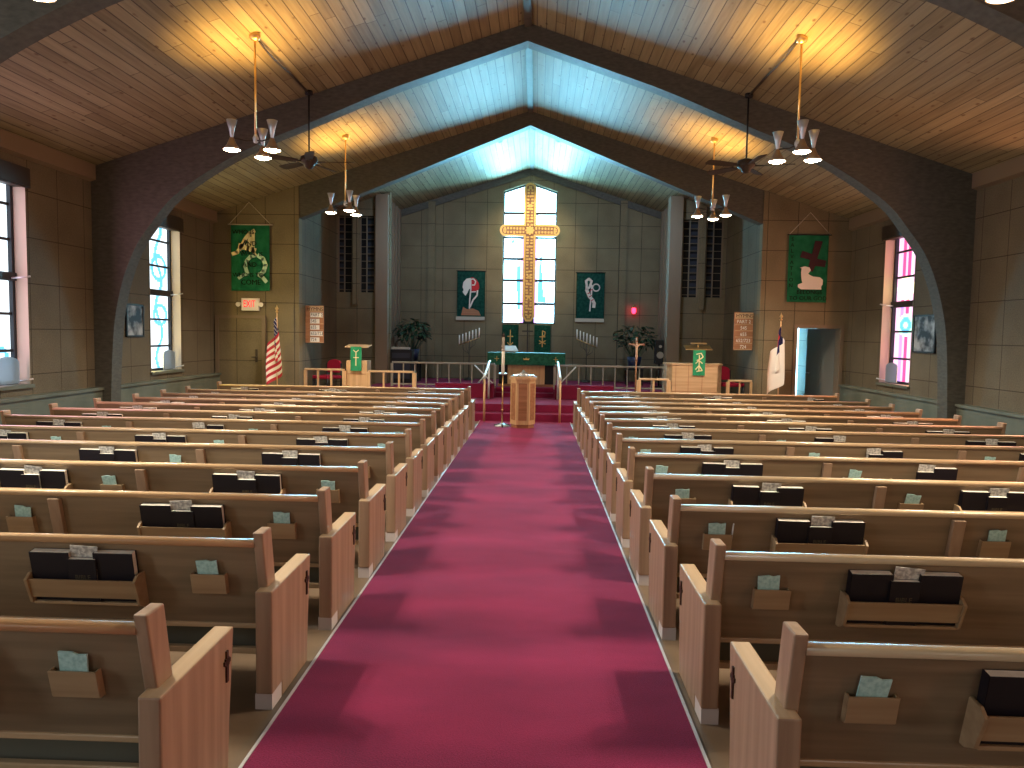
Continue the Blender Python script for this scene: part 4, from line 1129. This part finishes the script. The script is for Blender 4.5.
mm = M['curtain'].node_tree; bs = mm.nodes['Principled BSDF']; tr = mm.nodes.new('ShaderNodeBsdfTranslucent'); tr.inputs[0].default_value = (.55, .85, 1, 1); ad = mm.nodes.new('ShaderNodeMixShader'); ad.inputs[0].default_value = .6
mm.links.new(bs.outputs[0], ad.inputs[1]); mm.links.new(tr.outputs[0], ad.inputs[2]); mm.links.new(ad.outputs[0], mm.nodes['Material Output'].inputs[0])

# flags
def flag(x, y, us, label):
    t = thing('flag', label, 'flag', (x, y, 0))
    bm = B(); lathe(bm, [(0, 0), (.15, 0), (.15, .03), (.05, .06), (.02, .1), (0, .1)]); obj('stand', bm, 'brass', t)
    bm = B(); tube(bm, [(0, 0, .05), (0, 0, 2.02)], .013, 8); obj('pole', bm, 'lightwood', t)
    bm = B()
    lathe(bm, [(0, 2.0), (.03, 2.03), (.012, 2.06), (.035, 2.09), (.01, 2.13), (0, 2.17)], n=12); obj('finial', bm, 'brass', t)
    bm = B(); ns, nt = 40, 39; V = []
    Hh = .80
    for j in range(nt + 1):
        row = []
        for i in range(ns + 1):
            u, v = i / ns, j / nt  # u along the fly, v down the hoist
            spread = (.12 + .11 * (.15 + .85 * min(1, v + u * .5))) * (u ** .7)
            sx = -1
            w_ = math.sin(u * 7.5 + .4)
            xx = sx * spread * (.25 + .75 * w_) + (.05 * v if us == 1 else -.0)
            yy = -.03 - .06 * math.sin(u * 12 + v) * (.3 + .7 * u) - .02 * u
            zz = 1.92 - v * Hh - (u ** 1.15) * .50
            row.append(bm.verts.new((xx, yy, zz)))
        V.append(row)
    for j in range(nt):
        for i in range(ns):
            f = bm.faces.new((V[j][i], V[j + 1][i], V[j + 1][i + 1], V[j][i + 1])); f.smooth = True
            u, v = (i + .5) / ns, (j + .5) / nt
            if us == 1:
                if v < .62 and u < .55:
                    f.material_index = 0 if (i + j) % 4 == 0 and i % 2 == 0 and j % 2 == 0 else 2
                else: f.material_index = 1 if int(v * 13) % 2 == 0 else 0
            else:
                if v < .6 and u < .5: f.material_index = 2 if not (abs(u - .2) < .025 and .1 < v < .42 or abs(v - .22) < .03 and abs(u - .2) < .09) else 1
                else: f.material_index = 0
    obj('cloth', bm, ['white', 'flagred', 'navy'], t)
flag(-4.76, 14.0, 1, 'American flag with stars and stripes draped on its pole, left front')
flag(4.74, 14.0, 2, 'white church flag with blue corner draped on its pole beside the doorway')

# sanctuary lamp
t = thing('sanctuary_lamp', 'small glowing red glass lamp on the chancel back wall, right side', 'lamp', (2.66, YB - .0, 2.25))
bm = B(); tube(bm, [(0, 0, .22), (0, -.12, .22), (0, -.12, .16)], .01, 8); lathe(bm, [(.0, .15), (.05, .155), (.04, .19), (0, .2)], 0, -.12, 14); obj('bracket', bm, 'brass', t)
bm = B(); lathe(bm, [(0, 0), (.03, .0), (.055, .05), (.05, .14), (0, .15)], 0, -.12, 16); obj('glass', bm, 'redglass', t)

# crucifix on a staff
t = thing('processional_crucifix', 'staff with small pale crucifix standing at the right rail', 'crucifix', (2.27, 15.45, .31))
bm = B(); lathe(bm, [(0, 0), (.12, 0), (.11, .03), (.03, .06), (0, .06)]); obj('base', bm, 'bronze', t)
bm = B(); tube(bm, [(0, 0, .05), (0, 0, .86)], .018, 10); obj('staff', bm, 'redwood', t)
bm = B(); box(bm, -.022, .022, -.012, .012, .84, 1.35); box(bm, -.17, .17, -.012, .012, 1.18, 1.22); obj('cross', bm, 'redwood', t)
me = bpy.data.meshes.new('corpus')
vs = [(0, -.03, 1.02), (0, -.032, 1.10), (0, -.03, 1.17), (0, -.035, 1.21), (.005, -.045, 1.25), (-.05, -.03, 1.185), (-.10, -.025, 1.20), (-.155, -.02, 1.215), (.05, -.03, 1.185), (.10, -.025, 1.20), (.155, -.02, 1.215), (.012, -.04, .96), (.004, -.028, .88), (-.012, -.04, .96), (-.004, -.028, .88)]
es = [(0, 1), (1, 2), (2, 3), (3, 4), (2, 5), (5, 6), (6, 7), (2, 8), (8, 9), (9, 10), (0, 11), (11, 12), (0, 13), (13, 14)]
me.from_pydata(vs, es, []); o = bpy.data.objects.new('figure', me); C.objects.link(o); o.parent = t; me.materials.append(M['skin'])
o.modifiers.new('skin', 'SKIN'); o.modifiers.new('sub', 'SUBSURF').levels = 1
rs = [.026, .024, .032, .012, .024, .014, .011, .010, .014, .011, .010, .016, .010, .016, .010]
for i, v in enumerate(me.skin_vertices[0].data): v.radius = (rs[i], rs[i]); v.use_root = (i == 0)

# plants
def plant(x, y, z0, zt, R, label, seed):
    t = thing('potted_plant', label, 'plant', (x, y, .5)); r = random.Random(seed)
    bm = B(); lathe(bm, [(0, z0 - .5), (.13, z0 - .5), (.18, z0 - .22), (.165, z0 - .22), (.15, z0 - .28), (0, z0 - .28)], n=20); obj('pot', bm, 'pot', t)
    if z0 > .55:
        bm = B(); box(bm, -.2, .2, -.2, .2, z0 - .54, z0 - .501)
        for a in (-.17, .17):
            for b in (-.17, .17): box(bm, a - .02, a + .02, b - .02, b + .02, 0, z0 - .54)
        obj('plant_stand', bm, 'dark', t)
    bm = B(); bs = B(); zc = (z0 - .28 + zt - .5) / 2 + .1; hh = (zt - .5 - zc)
    for k in range(150):
        th = r.uniform(0, 2 * PI); ph = math.acos(r.uniform(-.8, 1)); q = r.uniform(.35, 1) ** .6
        c = Vector((R * q * math.sin(ph) * math.cos(th), .6 * R * q * math.sin(ph) * math.sin(th), zc + hh * q * math.cos(ph)))
        if k % 5 == 0: tube(bs, [(0, 0, z0 - .27 - .0), (c.x * .4, c.y * .4, (c.z + z0 - .5) / 2), c], .006, 5)
        L = r.uniform(.10, .17); w = L * .38
        d = Vector((c.x + r.uniform(-.2, .2), c.y + r.uniform(-.2, .2), r.uniform(-.25, .15))).normalized(); sd = d.cross(Vector((0, 0, 1))).normalized(); up = sd.cross(d)
        P = [c, c + d * L * .35 + sd * w + up * .01, c + d * L * .7 + sd * w * .7, c + d * L - up * .03, c + d * L * .7 - sd * w * .7, c + d * L * .35 - sd * w + up * .01]
        mid = c + d * L * .5 - up * .012
        vv = [bm.verts.new(p) for p in P]; vm = bm.verts.new(mid)
        for i in range(6): bm.faces.new((vv[i], vv[(i + 1) % 6], vm))
    obj('foliage', bm, 'leaf', t); obj('stems', bs, 'leaf', t)
plant(-2.82, 17.9, 1.0, 1.98, .44, 'bushy dark green potted plant on a stand, left of the chancel', 4)
plant(2.55, 17.9, .9, 1.98, .48, 'bushy dark green potted plant behind the crucifix, right of the chancel', 9)
# keyboard / speaker boxes
t = thing('amplifier_stack', 'black sound cabinet with pale papers on top beside the left plant', 'amplifier', (-3.08, 17.3, .5))
bm = B(); box(bm, -.13, .38, -.18, .18, 0, .78); obj('cabinet', bm, 'dark', t, bevel=.01)
bm = B(); box(bm, -.12, .3, -.1, .1, .781, .83); obj('papers', bm, 'string', t)
bm = B(); box(bm, -.08, .33, -.186, -.18, .1, .5); box(bm, -.08, .33, -.186, -.18, .58, .70); obj('front_grille', bm, 'slate', t)
t = thing('loudspeaker', 'small dark loudspeaker on a stand at the right edge of the chancel', 'loudspeaker', (3.05, 17.3, .5))
bm = B(); box(bm, -.11, .11, -.1, .1, .55, 1.1); obj('cabinet', bm, 'dark', t, bevel=.01)
bm = B(); tube(bm, [(0, 0, 0), (0, 0, .56)], .02, 8); lathe(bm, [(0, 0), (.15, 0), (.14, .02), (0, .04)]); obj('stand', bm, 'dark', t)
bm = B(); tube(bm, [(0, -.1, .95), (0, -.108, .95)], .035, 14); tube(bm, [(0, -.1, .75), (0, -.108, .75)], .08, 18); obj('driver', bm, 'greypaint', t)

# clergy chairs behind the choir rails
for s in (-1, 1):
    t = thing('side_chair', 'chair with rounded maroon back behind the %s choir rail' % ('left' if s < 0 else 'right'), 'chair', (s * 4.15, 15.25, .31), rz=PI + s * .5, group='maroon chairs behind the choir rails')
    bm = B(); box(bm, -.22, .22, -.22, .22, .38, .45); obj('seat', bm, 'maroon', t, bevel=.02)
    bm = B(); pts = [(-.19, .5)] + [(.19 * math.cos(PI - PI * k / 10), .68 + .10 * math.sin(PI * k / 10)) for k in range(11)] + [(.19, .5)]
    prism(bm, pts, 'y', -.24, -.19); obj('backrest', bm, 'maroon', t, bevel=.01)
    for a in (-.2, .2):
        for b in (-.2, .2):
            bm = B(); tube(bm, [(a, b, 0), (a, b, .40 if b > 0 else .7)], .018, 8); obj('leg', bm, 'dark', t)

# ------------------------------------------------------------------ lights
def lamp(kind, name, loc, energy, col, rot=None, **kw):
    l = bpy.data.lights.new(name, kind); l.energy = energy; l.color = col
    for k, v in kw.items(): setattr(l, k, v)
    o = bpy.data.objects.new(name, l); C.objects.link(o); o.location = loc
    if rot is not None: o.rotation_euler = rot
    return o
UP, DN = 31, 70
for x, y, z in LIGHTS:
    lamp('SPOT', 'uplight', (x, y, z + .10), UP, (1, .52, .12), (PI, 0, 0), spot_size=math.radians(130), spot_blend=.8, shadow_soft_size=.03)
    lamp('SPOT', 'downlight', (x, y, z - .175), DN, (1, .86, .66), (0, 0, 0), spot_size=math.radians(138), spot_blend=.7, shadow_soft_size=.06)
for x in (-.62, .56):
    d = Vector((-.03, 18.85, 3.9)) - Vector((x, 15.16, cz(x) - .17))
    lamp('SPOT', 'cross_spot', (x, 15.18, cz(x) - .175), 62, (1, .74, .42), d.to_track_quat('-Z', 'Y').to_euler(), spot_size=math.radians(42), spot_blend=.6, shadow_soft_size=.03)

for x in (-2.0, 2.0):  # unseen fill added to lift the chancel back wall, no fixture
    d = Vector((x * .9, 19.2, 2.6)) - Vector((x, 14.75, 4.75))
    lamp('SPOT', 'chancel_fill', (x, 14.78, 4.75), 70, (.55, .75, 1), d.to_track_quat('-Z', 'Y').to_euler(), spot_size=math.radians(110), spot_blend=1, shadow_soft_size=.15)
o = lamp('AREA', 'daylight', (-.03, 20.6, 3.1), 1450, (.5, .88, 1), (-math.radians(90 + 10), 0, 0), shape='RECTANGLE', size=3.4, size_y=5.2)
o.data.spread = math.radians(130)
# ------------------------------------------------------------------ world, camera, view
w = bpy.data.worlds.new('World'); bpy.context.scene.world = w; w.use_nodes = True
w.node_tree.nodes['Background'].inputs[0].default_value = (.6, .75, 1, 1); w.node_tree.nodes['Background'].inputs[1].default_value = .5

f, cx, cy, VPx, VPy, roll = 740.0, 512.0, 384.0, 537.0, 334.0, .019
dY = Vector(((VPx - cx) / f, (VPy - cy) / f, 1)).normalized()
a = Vector((1, roll, 0)); a.z = -(a.x * dY.x + a.y * dY.y) / dY.z; dX = a.normalized()
dZ = dX.cross(dY)
if dZ.y > 0: dZ = -dZ
Mx = Matrix((dX, dY, dZ)).transposed()   # world -> camera(image) axes
right, down, fwd = Vector(Mx[0]), Vector(Mx[1]), Vector(Mx[2])
cam = bpy.data.cameras.new('camera'); co = bpy.data.objects.new('camera', cam); C.objects.link(co)
R = Matrix((right, -down, -fwd)).transposed().to_4x4(); R.translation = Vector((.2, 0, 1.69)); co.matrix_world = R
cam.sensor_width = 36; cam.lens = f / 1024 * 36; cam.clip_start = .05
bpy.context.scene.camera = co
vs = bpy.context.scene.view_settings
vs.view_transform = 'Standard'; vs.look = 'None'; vs.gamma = 1; vs.use_curve_mapping = False; vs.exposure = 1.8
